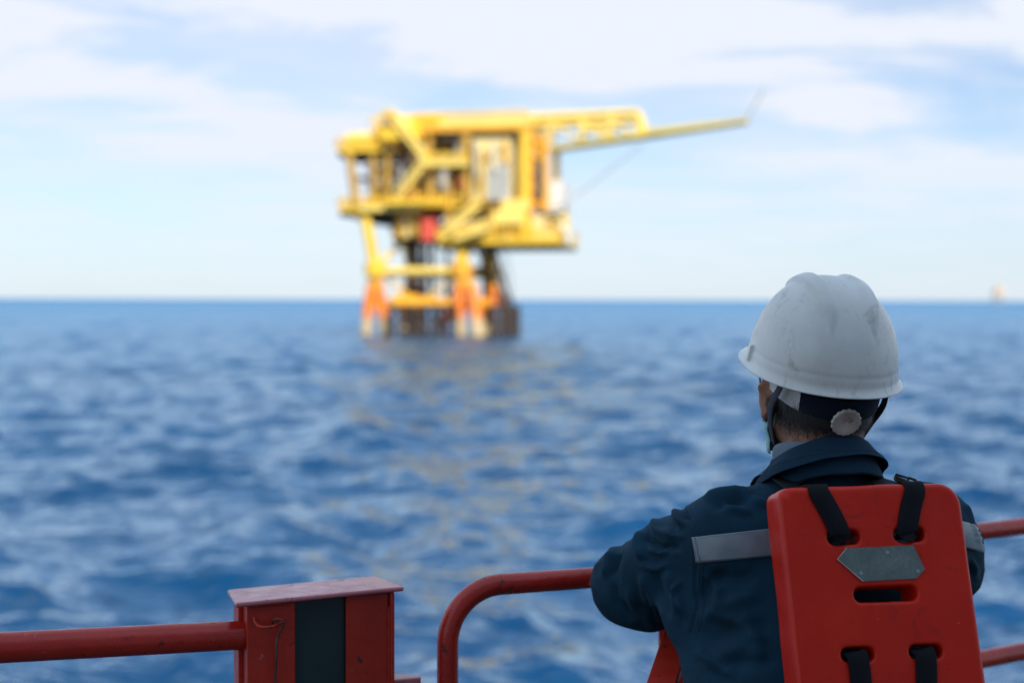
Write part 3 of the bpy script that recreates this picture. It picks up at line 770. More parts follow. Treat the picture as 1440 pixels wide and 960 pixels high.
F_OR = paint('hazy_orange_paint', (.72, .52, .36), .7, .05, None, .1, 0)
def far_rig():
    D = 2600.0; s = D / F
    O = at(1407, 424, D); O.z = 0
    t = empty('oil_platform', O)
    tag(t, 'tiny pale platform far away on the horizon at the right', 'oil platform')
    def Q(u, y, v=0): return O + Vector(((u - 1407) * s, v, (424 - y) * s))
    def bx(name, mat, u0, u1, y0, y1, v0=0, v1=20):
        m = MB(); m.hexa([Q(u0, y1, v0), Q(u1, y1, v0), Q(u1, y1, v1), Q(u0, y1, v1), Q(u0, y0, v0), Q(u1, y0, v0), Q(u1, y0, v1), Q(u0, y0, v1)])
        m.build(name, mat, t)
    for u in (1402, 1411):
        for v in (2, 18):
            m = MB(); m.tube([Q(u - .5, 428, v), Q(u, 412, v)], 1.3, 10); m.build('leg', M_GREY, t, True)
    bx('deck', F_OR, 1399, 1415, 411, 413); bx('deck', F_OR, 1400, 1413, 405, 407)
    bx('module', F_OR, 1401, 1410, 407, 411, 1, 15); bx('module', F_OR, 1404, 1412, 401, 405, 2, 16)
    m = MB(); m.tube([Q(1402, 405), Q(1402, 398)], 1, 8); m.tube([Q(1402, 400), Q(1397, 396)], .7, 8); m.build('crane', F_OR, t)
far_rig()
# ---------------------------------------------------------------- the man at the rail
def frame(yaw, lean, roll=0):
    """right, forward, up for a body turned left by yaw, leaning forward by lean, rolled clockwise seen from behind by roll"""
    r = Vector((math.cos(yaw), math.sin(yaw), 0)); f = Vector((-math.sin(yaw), math.cos(yaw), 0)); u = Vector((0, 0, 1))
    u2 = u * math.cos(lean) + f * math.sin(lean); f2 = f * math.cos(lean) - u * math.sin(lean)
    r3 = r * math.cos(roll) - u2 * math.sin(roll); u3 = u2 * math.cos(roll) + r * math.sin(roll)
    return r3, f2, u3
class Fr:
    def __init__(s, o, r, f, u): s.o, s.r, s.f, s.u = Vector(o), r, f, u
    def __call__(s, x, y, z): return s.o + s.r * x + s.f * y + s.u * z
    def ax(s): return [tuple(s.r), tuple(s.f), tuple(s.u)]
    def inv(s, V):
        v = V - np.array(s.o); return v @ np.array(s.r), v @ np.array(s.f), v @ np.array(s.u)
BR, BF, BU = frame(R(10), R(18), R(-1.5))
SH = at(1163, 742, 2.29)                        # midpoint between the shoulder joints
T = Fr(SH, BR, BF, BU)
HEADC = at(1152, 557, 2.335)
HR, HF, HU = frame(R(9), R(-3), R(1))
H = Fr(HEADC, HR, HF, HU)
LR, LF, LU = frame(R(9), R(-14), R(2.5))
HEL = Fr(at(1156, 512, 2.335), LR, LF, LU)      # helmet, origin in the plane of its rim
HIP = T(.0, -.01, -.50)
NB = T(0, .015, .075)
print('head', HEADC, 'hip', HIP, 'shoulder', SH)

person = empty('person', (HIP.x, HIP.y + .05, DK))
tag(person, 'man seen from behind in navy coverall, white hard hat and red vest, leaning on rail', 'person')

LSH, RSH = T(-.172, .0, -.005), T(.178, .01, -.01)
LEL, REL = at(884, 822, 2.47), at(1328, 796, 2.49)
LWR, RWR = Vector((.43, 2.625, 4.605)), Vector((.57, 2.70, 4.60))

# ----- materials
def skin():
    m = Mat('skin'); c = m.ramp(m.noise(9, 6), [(.3, (.40, .17, .095)), (.7, (.52, .25, .15))])
    m.set('Base Color', c); m.set('Roughness', .52)
    m.set('Subsurface Weight', .12); m.b.inputs['Subsurface Radius'].default_value = (.012, .004, .002); m.b.inputs['Subsurface Scale'].default_value = .6
    m.bump(m.noise(420, 4), .25, .0005); return m.m
M_SKIN = skin()
def fabric(name, col, weave=1300, var=.25, rough=.92, sheen=0.0):
    m = Mat(name); n = m.noise(11, 7, .65)
    c = m.ramp(n, [(.3, tuple(x * (1 - var) for x in col)), (.7, tuple(x * (1 + var) for x in col))])
    m.set('Base Color', c); m.set('Roughness', rough); m.set('Sheen Weight', sheen); m.set('Specular IOR Level', .25); m.set('Sheen Roughness', .6)
    b = m.bump(m.noise(60, 8, .6), .35, .0022)
    w = m.N.new('ShaderNodeTexWave'); w.inputs['Scale'].default_value = weave / 6.28; w.wave_type = 'BANDS'; w.bands_direction = 'DIAGONAL'
    w.inputs['Distortion'].default_value = 1.2
    m.L.new(m.tc.outputs['Object'], w.inputs['Vector'])
    m.bump(w.outputs['Fac'], .35, .0004, b); return m.m
M_NAVY = fabric('navy_coverall_cotton', (.0065, .038, .068))
M_NAVY2 = fabric('navy_collar_cotton', (.0060, .031, .058), var=.3)
M_GREYC = fabric('grey_undershirt_knit', (.17, .21, .26), 900)
M_HAIR = paint('black_hair', (.012, .009, .008), .45, .4, None, 90, .5, .001)
M_WEB = fabric('black_webbing', (.0022, .003, .006), 1800, .2, .75)
M_BANDN = fabric('navy_sweatband', (.006, .012, .028), 1500, .2, .9)
def hatmat():
    m = Mat('scuffed_white_shell')
    c = m.ramp(m.noise(6, 8, .6), [(.3, (.73, .71, .67)), (.7, (.86, .84, .80))])
    sc = m.noise(34, 10, .75, stretch=(1, .8, .42), dist=.5)
    c = m.mix(m.math('MULTIPLY', m.ramp(sc, [(.53, 0), (.64, .65)]), m.ramp(m.noise(11, 4), [(.42, .1), (.62, 1)])), c, (.27, .25, .21))
    sp = m.noise(70, 5, .6)
    c = m.mix(m.ramp(sp, [(.72, 0), (.76, .8)]), c, (.18, .13, .09))
    br = m.noise(4, 5, .6)
    c = m.mix(m.ramp(br, [(.42, 0), (.70, .45)]), c, (.46, .42, .34))
    m.set('Base Color', c)
    m.set('Roughness', m.ramp(m.noise(25, 6), [(.3, .28), (.7, .48)])); m.set('Coat Weight', .12)
    b = m.bump(m.noise(9, 5), .18, .002); m.bump(m.noise(120, 5), .12, .0006, b); return m.m
M_HAT = hatmat()
M_WPL = paint('yellowed_white_plastic', (.58, .56, .48), .45, .2, (.25, .18, .10), 30, .2, .0006)
M_MASK = fabric('teal_mask_paper', (.34, .62, .60), 700, .08)

# ----- body: one continuous figure (mostly under the clothes)
def body():
    v = Vol((-.15, 1.55, DK - .01), (1.05, 2.95, 5.06), .0045)
    A = T.ax(); HA = H.ax()
    v.ell(T(0, .0, -.15), (.15, .095, .21), A, .02); v.ell(T(0, .0, -.34), (.135, .09, .17), A, .05)
    v.ell(T(0, -.01, -.49), (.155, .10, .12), A, .05)
    v.cone(LSH, RSH, .05, .05, .04)
    v.cone(NB - BU * .03, H(0, -.022, -.035), .066, .064, .03)
    # head
    v.ell(H(0, -.008, .036), (.0795, .090, .098), HA, .02)
    v.ell(H(0, .035, -.035), (.068, .062, .070), HA, .025)
    v.ell(H(0, .062, -.082), (.030, .026, .022), HA, .02)
    v.cone(H(0, .092, .022), H(0, .115, -.018), .008, .013, .012)
    v.ell(H(0, .094, -.048), (.024, .010, .009), HA, .008)
    for s in (-1, 1):
        v.ell(H(s * .031, .094, .020), (.016, .012, .010), HA, .006, 'sub'); v.ell(H(s * .031, .084, .020), (.012, .012, .012), HA, 0)
        e = Fr(H(s * .0885, .002, -.003), (HR * math.cos(.75) * s - HF * math.sin(.75)).normalized(), (HF * math.cos(.75) + HR * s * math.sin(.75)).normalized(), HU)
        v.ell(e(0, -.002, 0), (.0075, .018, .031), e.ax(), .006)
        v.ell(e(.009, .001, .002), (.006, .010, .018), e.ax(), .003, 'sub')
        for a0, a1 in ((-60, -20), (-20, 20), (20, 60), (60, 100), (100, 150)):
            q = [e(.004, -.0165 * math.cos(R(a)), .0285 * math.sin(R(a))) for a in (a0, a1)]
            v.cone(q[0], q[1], .0042, .0042, .003)
        v.ell(e(.001, .002, -.029), (.006, .008, .009), e.ax(), .004)
    # arms, hands
    for sh, el, wr, s in ((LSH, LEL, LWR, 1), (RSH, REL, RWR, -1)):
        v.cone(sh, el, .050, .041, .03); v.cone(el, wr, .040, .028, .02)
        hd = Vector((s * .93, .30, -.12)).normalized(); sd_ = Zz.cross(hd).normalized() * 1.0
        k = wr + hd * .045
        pa = Fr(k, hd, sd_, hd.cross(sd_))
        v.ell(k, (.048, .038, .016), pa.ax(), .018)
        for j, (o, ln) in enumerate(((-.028, .060), (-.0095, .072), (.0095, .070), (.027, .055))):
            a = pa(.038, o, 0); b = pa(.038 + ln * .5, o * 1.1, -.008); c = pa(.038 + ln * .8, o * 1.12, -.026)
            v.cone(a, b, .0092, .0084, .004); v.cone(b, c, .0084, .0072, .002)
        a = pa(-.020, -.030 * s, 0); b = pa(.012, -.055 * s, -.006); c = pa(.036, -.062 * s, -.014)
        v.cone(a, b, .012, .010, .008); v.cone(b, c, .010, .0085, .002)
    # legs and feet
    for s in (-1, 1):
        hp = HIP + BR * s * .09; kn = Vector((hp.x + s * .04, hp.y + .10, DK + .47)); an = Vector((hp.x + s * .06, hp.y + .02 - .06 * s, DK + .09))
        v.cone(hp, kn, .080, .052, .04); v.cone(kn, an, .052, .036, .02)
        v.cone(an, an + Vector((0, .11, -.055)), .038, .028, .02); v.cone(an, an + Vector((0, -.03, -.05)), .035, .03, .02)
        if s < 0: v.legs = [(hp, kn, an)]
        else: v.legs.append((hp, kn, an))
    V, Q = v.mesh(); V = relax(V, Q, 1, .4)
    b = mesh_np('body', V, Q, M_SKIN, person)
    return V, Q, v.legs
BV, BQ, LEGS = body()

# ----- hair: cropped cap plus single strands at the nape
def hair():
    v = Vol(np.array(H(0, 0, 0)) - .14, np.array(H(0, 0, 0)) + .16, .0035)
    v.ell(H(0, -.007, .037), (.0820, .0925, .101), H.ax(), 0)
    v.cone(H(-.012, -.036, -.01), H(-.010, -.036, -.040), .060, .057, .02); v.cone(H(.012, -.036, -.01), H(.012, -.036, -.042), .060, .058, .02)
    v.cut(H(0, -.02, -.030), -HU * .97 + HF * .22, .01)
    v.cut(H(0, .020, 0), HF * .8 - HU * .6, .01)
    V, Q = v.mesh()
    V = V + normals(V, Q) * np.array([noise.noise(Vector(p) * 260) * .0012 for p in V])[:, None]
    o = mesh_np('hair', V, Q, M_HAIR, person)
    # strands
    n = normals(BV, BQ); x, y, z = H.inv(BV)
    ok = (z < .005) & (z > -.082) & (y < .012) & (np.abs(x) < .09)
    ids = np.nonzero(ok & (np.hypot(x, y + .01) < .098))[0]
    vs, fs = [], []
    rng = random.Random(3)
    for i in ids:
        zi = z[i]; side = max(0, (y[i] + .02) / .05)
        dens = min(1, max(0, (zi + .078 - .012 * side) / .035))
        for _ in range(16):
            if rng.random() > dens ** 1.5: continue
            p = Vector(BV[i]) + Vector([rng.uniform(-.0035, .0035) for _ in range(3)]); nn = Vector(n[i])
            p = p - nn * .001
            dr = (-HU * 1.0 + nn * rng.uniform(.15, .75) + Vector([rng.uniform(-.35, .35) for _ in range(3)])).normalized()
            ln = rng.uniform(.003, .0075) * (.5 + dens * .9); w = dr.cross(nn).normalized() * .00028
            k = len(vs); vs += [p - w, p + w, p + dr * ln]; fs.append((k, k + 1, k + 2))
    # spiky outline on the hair cap's lower edge
    hn = normals(V, Q); hx, hy, hz = H.inv(V)
    for i in np.nonzero((hz < .03) & (hy < .03))[0]:
        for _ in range(2):
            p = Vector(V[i]); nn = Vector(hn[i])
            dr = (-HU * 1.0 + nn * rng.uniform(.2, .8) + Vector([rng.uniform(-.3, .3) for _ in range(3)])).normalized()
            ln = rng.uniform(.005, .011); w = dr.cross(nn).normalized() * .0003
            k = len(vs); vs += [p - w, p + w, p + dr * ln]; fs.append((k, k + 1, k + 2))
    me = bpy.data.meshes.new('nape_strands'); me.from_pydata([tuple(q) for q in vs], [], fs)
    link('nape_strands', me, M_HAIR, o, False)
hair()
def eyes():
    em = Mat('eye'); g = em.noise(3, 1); em.set('Base Color', (.62, .58, .54)); em.set('Roughness', .15)
    im = Mat('iris'); im.set('Base Color', (.02, .012, .008)); im.set('Roughness', .1)
    for s in (-1, 1):
        def dome(c, r, m, nm, k):
            b = MB(); rows = [(math.sin(a) * r, -math.cos(a) * r * k) for a in np.linspace(.05, PI - .05, 9)]
            vs = [c + HR * (q[0] * math.cos(t)) + HU * (q[0] * math.sin(t)) + HF * q[1] for q in rows for t in np.linspace(0, 2 * PI, 17)[:-1]]
            b.add(vs, [(i * 16 + j, i * 16 + (j + 1) % 16, (i + 1) * 16 + (j + 1) % 16, (i + 1) * 16 + j) for i in range(8) for j in range(16)])
            return b.build(nm, m, person, True)
        dome(H(s * .031, .0835, .020), .0125, em.m, 'eye', .98)
        dome(H(s * .031, .0925, .020), .0048, im.m, 'iris', .9)
eyes()

# ----- coverall top
def px_disp(V, n, folds, seams):
    x, y, d = proj_np(V); view = V - np.array(CAM); view /= np.linalg.norm(view, axis=1, keepdims=True)
    fac = np.clip(-(n * view).sum(1) * 2.2 + .25, 0, 1)
    disp = np.zeros(len(V))
    for pts, amp, w in folds:
        ds, fr = seg_dist(x, y, pts)
        env = np.clip(np.minimum(fr, 1 - fr) * 4, 0, 1); env = env * env * (3 - 2 * env)
        w = w * .78; disp += 2.9 * amp * env * (np.exp(-(ds / w) ** 2) - .35 * np.exp(-(ds / (2.2 * w)) ** 2))
    for pts, amp, w in seams:
        ds, fr = seg_dist(x, y, pts)
        disp += amp * np.exp(-(ds / w) ** 2)
    return V + n * (disp * fac)[:, None], x, y, d
FOLDS = [
    ([(948, 768), (930, 776), (908, 772)], .0035, 5), ([(946, 790), (922, 800), (895, 792)], .003, 6), ([(870, 840), (890, 868), (915, 880)], -.003, 5),
    ([(905, 820), (915, 852), (925, 876)], -.0035, 5), ([(958, 812), (946, 838), (950, 866)], .0035, 5), ([(935, 740), (948, 752), (966, 756)], .003, 5),
    ([(1010, 700), (1030, 715), (1060, 722)], .003, 7), ([(990, 810), (1030, 815), (1070, 805)], -.002, 13), ([(1040, 850), (1060, 890), (1070, 940)], .002, 16),
    ([(985, 930), (1010, 925), (1050, 905)], .002, 12),  # polyline in photo pixels, height in metres, half width in pixels
    ([(944, 703), (952, 722), (962, 742)], .007, 9), ([(951, 698), (959, 715), (966, 735)], -.006, 5),
    ([(905, 733), (911, 757), (930, 770), (962, 768)], -.006, 6), ([(915, 722), (925, 745), (955, 757)], .006, 9),
    ([(903, 742), (896, 765), (905, 790)], .005, 9), ([(868, 765), (856, 785), (850, 815)], .005, 8), ([(876, 757), (870, 782), (860, 812)], -.005, 5),
    ([(900, 800), (912, 840), (930, 872)], .004, 9), ([(918, 800), (930, 838), (945, 868)], -.004, 7), ([(880, 820), (895, 856), (925, 882)], .004, 8),
    ([(935, 795), (948, 830), (962, 868)], .004, 8), ([(965, 880), (950, 852), (944, 820)], -.004, 6), ([(862, 815), (868, 846), (890, 872)], -.003, 8),
    ([(985, 700), (1012, 694), (1050, 690)], .005, 9), ([(1000, 712), (1030, 704), (1065, 700)], -.004, 8), ([(1040, 684), (1055, 700), (1085, 712)], .004, 8),
    ([(975, 880), (1020, 850), (1075, 830)], .0035, 15), ([(985, 905), (1030, 885), (1090, 878)], -.003, 15), ([(980, 850), (1000, 820), (1030, 800)], -.0025, 13),
    ([(975, 910), (1000, 930), (1040, 950)], .005, 11), ([(990, 860), (1030, 870), (1080, 905)], .003, 12), ([(1000, 940), (1050, 930), (1100, 930)], -.0025, 14),
    ([(992, 800), (1010, 830), (1005, 870)], .003, 9), ([(1355, 705), (1368, 720), (1376, 742)], .003, 6), ([(1362, 780), (1372, 800), (1374, 820)], .003, 6)]
SEAM = [(957, 704), (968, 728), (977, 753), (980, 790), (978, 827), (982, 853), (972, 889)]
def coverall():
    v = Vol((-.02, 1.80, 3.95), (1.05, 2.92, 4.90), .0042)
    A = T.ax()
    v.ell(T(0, .015, -.13), (.188, .128, .20), A, .02)
    v.ell(T(-.012, .0, -.34), (.190, .125, .24), A, .08)
    v.ell(T(-.015, -.01, -.52), (.195, .135, .14), A, .06)
    v.cone(T(-.135, .01, -.10), T(-.172, .0, -.40), .074, .080, .04)
    v.cone(at(975, 868, 2.29), at(1000, 960, 2.22), .035, .040, .05)
    v.ell(at(978, 845, 2.30), (.050, .060, .058), None, .05)
    v.cone(T(-.145, .0, -.015), T(.150, .0, -.02), .068, .068, .05)
    v.cone(T(-.135, -.005, .0), T(-.02, .01, .055), .050, .055, .04); v.cone(T(.14, -.005, -.005), T(.02, .01, .05), .050, .055, .04)
    v.cone(NB - BU * .03, NB + BU * .015, .085, .078, .03)
    for sh, el, wr, s in ((LSH, LEL, LWR, -1), (RSH, REL, RWR, 1)):
        v.cone(sh, sh.lerp(el, .55), .072, .070, .035); v.cone(sh.lerp(el, .5), el, .070, .060, .02)
        v.cone(el, wr, .061, .043, .03)
    v.ell(LEL + Vector((.035, -.03, -.012)), (.058, .062, .060), None, .03)
    v.cone(LWR, LWR + Vector((.02, .007, -.003)), .042, .041, .01)
    # open neck
    v.cone(NB + BU * .0, NB + BU * .10 + BF * .02, .064, .068, .004, 'sub')
    V, Q = v.mesh(); V = relax(V, Q, 2, .5)
    n = normals(V, Q)
    lf = np.array([noise.fractal(Vector((p[0] * 7, p[1] * 7, p[2] * 11)), 1.0, 2.0, 3) for p in V])
    V = V + n * (.0035 * lf)[:, None]
    # creases gathering at the inner elbows, armpits and waist
    rd = np.array([1 - abs(noise.noise(Vector((p[0] * 13 + 4, p[1] * 9, p[2] * 22)))) * 2 for p in V])
    w = np.zeros(len(V))
    for c, r0, a in ((LEL.lerp(LSH, .2), .10, .0045), (T(-.16, .03, -.16), .09, .004), (REL, .10, .004), (T(0, 0, -.45), .20, .004), (LWR, .12, .004)):
        w += a * np.exp(-(np.linalg.norm(V - np.array(c), axis=1) / r0) ** 2)
    V = V + n * (w * (np.clip(rd, 0, 1) ** 2 - .35))[:, None]
    n = normals(V, Q)
    V, x, y, d = px_disp(V, n, FOLDS, [(SEAM, -.0022, 2.2), ([(a + 5, b) for a, b in SEAM], .0016, 2.6), ([(a - 5, b) for a, b in SEAM], .0010, 2.6)])
    o = mesh_np('coverall', V, Q, M_NAVY, person)
    return o, V, Q
COV, CV, CQ = coverall()
BVH = BVHTree.FromPolygons([tuple(p) for p in CV], [tuple(int(i) for i in q) for q in CQ])
def hit(px, py, off=.0015):
    d = (at(px, py, 1) - CAM).normalized()
    loc, nn, i, dist = BVH.ray_cast(CAM, d)
    if loc is None: return None
    if nn.dot(d) > 0: nn = -nn
    return loc + nn * off, nn
def sheet(name, mat, rows, parent=person, off=.0016, thick=.0012, even=0):
    """a strip of cloth laid on the coverall; rows of photo pixels"""
    pts = [[hit(x, y, off) for x, y in r] for r in rows]
    if even:
        new = []
        for r, ro in zip(pts, rows):
            ds = [(h[0] - CAM).dot(_fw) if h else None for h in r]; q = []
            for j, h in enumerate(r):
                if not h: q.append(None); continue
                w = [d for d in ds[max(0, j - even):j + even + 1] if d]
                d = sum(w) / len(w) * .5 + min(w) * .5 - .003; q.append((at(*ro[j], 1) * d - CAM * (d - 1), h[1]))
            new.append(q)
        pts = new
    V, idx = [], {}
    for i, r in enumerate(pts):
        for j, h in enumerate(r):
            if h: idx[i, j] = len(V); V.append(h[0])
    Fc = [(idx[i, j], idx[i, j + 1], idx[i + 1, j + 1], idx[i + 1, j]) for i in range(len(pts) - 1) for j in range(len(pts[0]) - 1)
          if all(k in idx for k in ((i, j), (i, j + 1), (i + 1, j + 1), (i + 1, j)))]
    Fc = [f for f in Fc if max((Vector(V[f[a]]) - Vector(V[f[(a + 1) % 4]])).length for a in range(4)) < .02]
    me = bpy.data.meshes.new(name); me.from_pydata([tuple(p) for p in V], [], Fc); me.update()
    o = link(name, me, mat, parent)
    s = o.modifiers.new('solid', 'SOLIDIFY'); s.thickness = thick; s.offset = 0
    return o
def lin(a, b, n): return [a + (b - a) * i / n for i in range(n + 1)]
def tape():
    m = Mat('grey_reflective_tape')
    m.set('Base Color', m.ramp(m.noise(30, 6), [(.3, (.22, .25, .28)), (.7, (.29, .32, .35))])); m.set('Roughness', .45); m.set('Metallic', .25)
    m.bump(m.noise(45, 6), .3, .001)
    top = lambda x: 755 - (x - 972) * .105; bot = lambda x: 790.5 - (x - 978) * .085
    cols = lin(973, 1160, 74)
    rows = [[(x + (k / 12) * 6 * (1 - (x - 973) / 187), top(x) + (bot(x) - top(x)) * k / 12) for x in cols] for k in range(13)]
    t = sheet('reflective_stripe', m.m, rows, COV)
    cols = lin(1330, 1386, 22)
    rows = [[(x, 726 + (x - 1330) * .27 + 36 * k / 12) for x in cols] for k in range(13)]
    sheet('reflective_stripe', m.m, rows, COV, even=4)
    # rows of stitching beside the sleeve seam and the tape edges
    st = fabric('navy_thread', (.05, .075, .11), 2000)
    def stitch(pl, par, stp=3.2, r=.00045):
        L_ = [0]
        for a, b in zip(pl, pl[1:]): L_.append(L_[-1] + math.dist(a, b))
        mb = MB(); s = 0
        def pt(q):
            for i in range(len(pl) - 1):
                if q <= L_[i + 1]: f = (q - L_[i]) / (L_[i + 1] - L_[i]); return (pl[i][0] + (pl[i + 1][0] - pl[i][0]) * f, pl[i][1] + (pl[i + 1][1] - pl[i][1]) * f)
            return pl[-1]
        while s < L_[-1]:
            a, b = hit(*pt(s), .0012 if par is COV else .003), hit(*pt(min(s + stp * .62, L_[-1])), .0012 if par is COV else .003)
            if a and b and (a[0] - b[0]).length < .01: mb.tube([a[0], b[0]], r, 5)
            s += stp
        mb.build('stitching', st, par, False)
    stitch([(a + 8, b) for a, b in SEAM], COV); stitch([(a + 3, b) for a, b in SEAM], COV)
    stitch([(x, top(x) + 1.5) for x in lin(976, 1095, 20)], t, 3.0, .0004); stitch([(x, bot(x) - 1.5) for x in lin(982, 1095, 20)], t, 3.0, .0004)
    stitch([(980, 757), (985, 788)], t, 2.6, .0005)
tape()

# ----- collar, undershirt
def ring_sweep(name, mat, c0, ax, prof, a0, a1, n=96, parent=person, wob=.0015, el=(1, 1)):
    """prof(angle) -> closed list of (radius, height); angle 0 is straight behind the neck, positive to the man's left"""
    r, f, u = ax; V = []; rows = []
    for i in range(n + 1):
        a = a0 + (a1 - a0) * i / n
        dr = -f * math.cos(a) * el[1] - r * math.sin(a) * el[0]
        p = [c0 + dr * q[0] + u * q[1] for q in prof(a)]
        p = [q + dr * wob * noise.noise(q * 35) + u * wob * noise.noise(q * 28 + Vector((5, 0, 0))) for q in p]
        rows.append(p)
    k = len(rows[0])
    for p in rows: V += p
    Fc = [(i * k + j, (i + 1) * k + j, (i + 1) * k + (j + 1) % k, i * k + (j + 1) % k) for i in range(n) for j in range(k)]
    Fc += [tuple(range(k)), tuple(n * k + j for j in range(k))[::-1]]
    me = bpy.data.meshes.new(name); me.from_pydata([tuple(p) for p in V], [], Fc); me.update()
    o = link(name, me, mat, parent); s = o.modifiers.new('s', 'SUBSURF'); s.levels = 1; s.render_levels = 1
    return o, rows
CU = (BU * .95 + BF * .12).normalized(); CF = (BF - CU * BF.dot(CU)).normalized(); CR = CF.cross(CU)
CC = at(1158, 667, 2.30)
def collar():
    def stand(a):
        s = abs(math.sin(a)); fr = max(0, -math.cos(a))
        h = .036 - .004 * fr - .010 * max(0, math.sin(a)); fl = .010 * s + .012 * fr
        return [(.082 + fl, -.030), (.077 + fl * .6, .0), (.072, h * .6), (.070, h), (.073, h + .003), (.0765, h), (.080 + fl * .6, .012), (.0855 + fl, -.030)]
    ring_sweep('collar_stand', M_NAVY2, CC, (CR, CF, CU), stand, -R(165), R(160))
    def fall(a):
        s = abs(math.sin(a)) ; fr = max(0, -math.cos(a)); lf = max(0, math.sin(a))
        h = .037 - .004 * fr - .010 * max(0, math.sin(a)); fl = .009 * s + .016 * fr + .012 * lf * (.4 + fr)
        b = .000 - .012 * lf - .010 * fr
        return [(.0715, h - .004), (.072, h + .002), (.0755, h + .0055), (.080, h + .003), (.0855 + fl * .35, h * .62), (.092 + fl * .8, h * .25), (.096 + fl, b + .002), (.0965 + fl, b), (.094 + fl, b - .0005), (.090 + fl * .8, h * .22), (.082 + fl * .3, h * .62), (.0765, h - .004)]
    o, rows = ring_sweep('collar', M_NAVY2, CC, (CR, CF, CU), fall, -R(158), R(152))
    # stitching along the collar's lower edge
    st = fabric('collar_thread', (.04, .06, .09), 2000)
    mb = MB()
    for i in range(0, len(rows) - 1):
        for t0 in (0, .5):
            a = rows[i][5].lerp(rows[i + 1][5], t0); b = rows[i][5].lerp(rows[i + 1][5], t0 + .3)
            c = CC + CU * (a - CC).dot(CU); o2 = (a - c).normalized() * .0012
            mb.tube([a + o2, b + o2], .0005, 5)
    mb.build('stitching', st, o, False)
    def under(a):
        lf = max(0, math.sin(a)); h = .040 + .012 * max(0, math.sin(a + .3)) ** 2 - .014 * max(0, math.cos(a))
        e = .006 * lf; return [(.060, 0), (.0605 + e, h * .7), (.063 + e, h), (.066 + e, h + .003), (.0695 + e, h), (.0695 + e, h * .7), (.0690, 0)]
    ring_sweep('undershirt_collar', M_GREYC, CC, (CR, CF, CU), under, -R(175), R(178))
collar()

# ----- trousers of the coverall and boots
def trousers():
    v = Vol((-.1, 1.5, DK), (1.1, 2.6, 4.45), .009)
    v.ell(T(0, -.01, -.52), (.183, .133, .15), T.ax(), .02)
    for hp, kn, an in LEGS:
        v.cone(hp, kn, .105, .080, .05); v.cone(kn, an + Vector((0, 0, .03)), .080, .070, .03)
    V, Q = v.mesh(); n = normals(V, Q)
    V = V + n * np.array([noise.fractal(Vector(p) * 12, 1, 2, 3) * .005 for p in V])[:, None]
    mesh_np('trousers', V, Q, M_NAVY, person)
    mb_ = paint('black_boot_leather', (.02, .018, .016), .5, .3, None, 20, .3, .001)
    for hp, kn, an in LEGS:
        v = Vol(np.array(an) + (-.09, -.10, -.095), np.array(an) + (.09, .21, .14), .006)
        v.cone(an + Vector((0, 0, .08)), an, .056, .050, .02); v.cone(an, an + Vector((0, .12, -.045)), .048, .044, .03); v.ell(an + Vector((0, -.01, -.05)), (.042, .05, .042), None, .02)
        v.cut((0, 0, DK + .002), (0, 0, -1))
        V, Q = v.mesh(); mesh_np('boot', V, Q, mb_, person)
trousers()

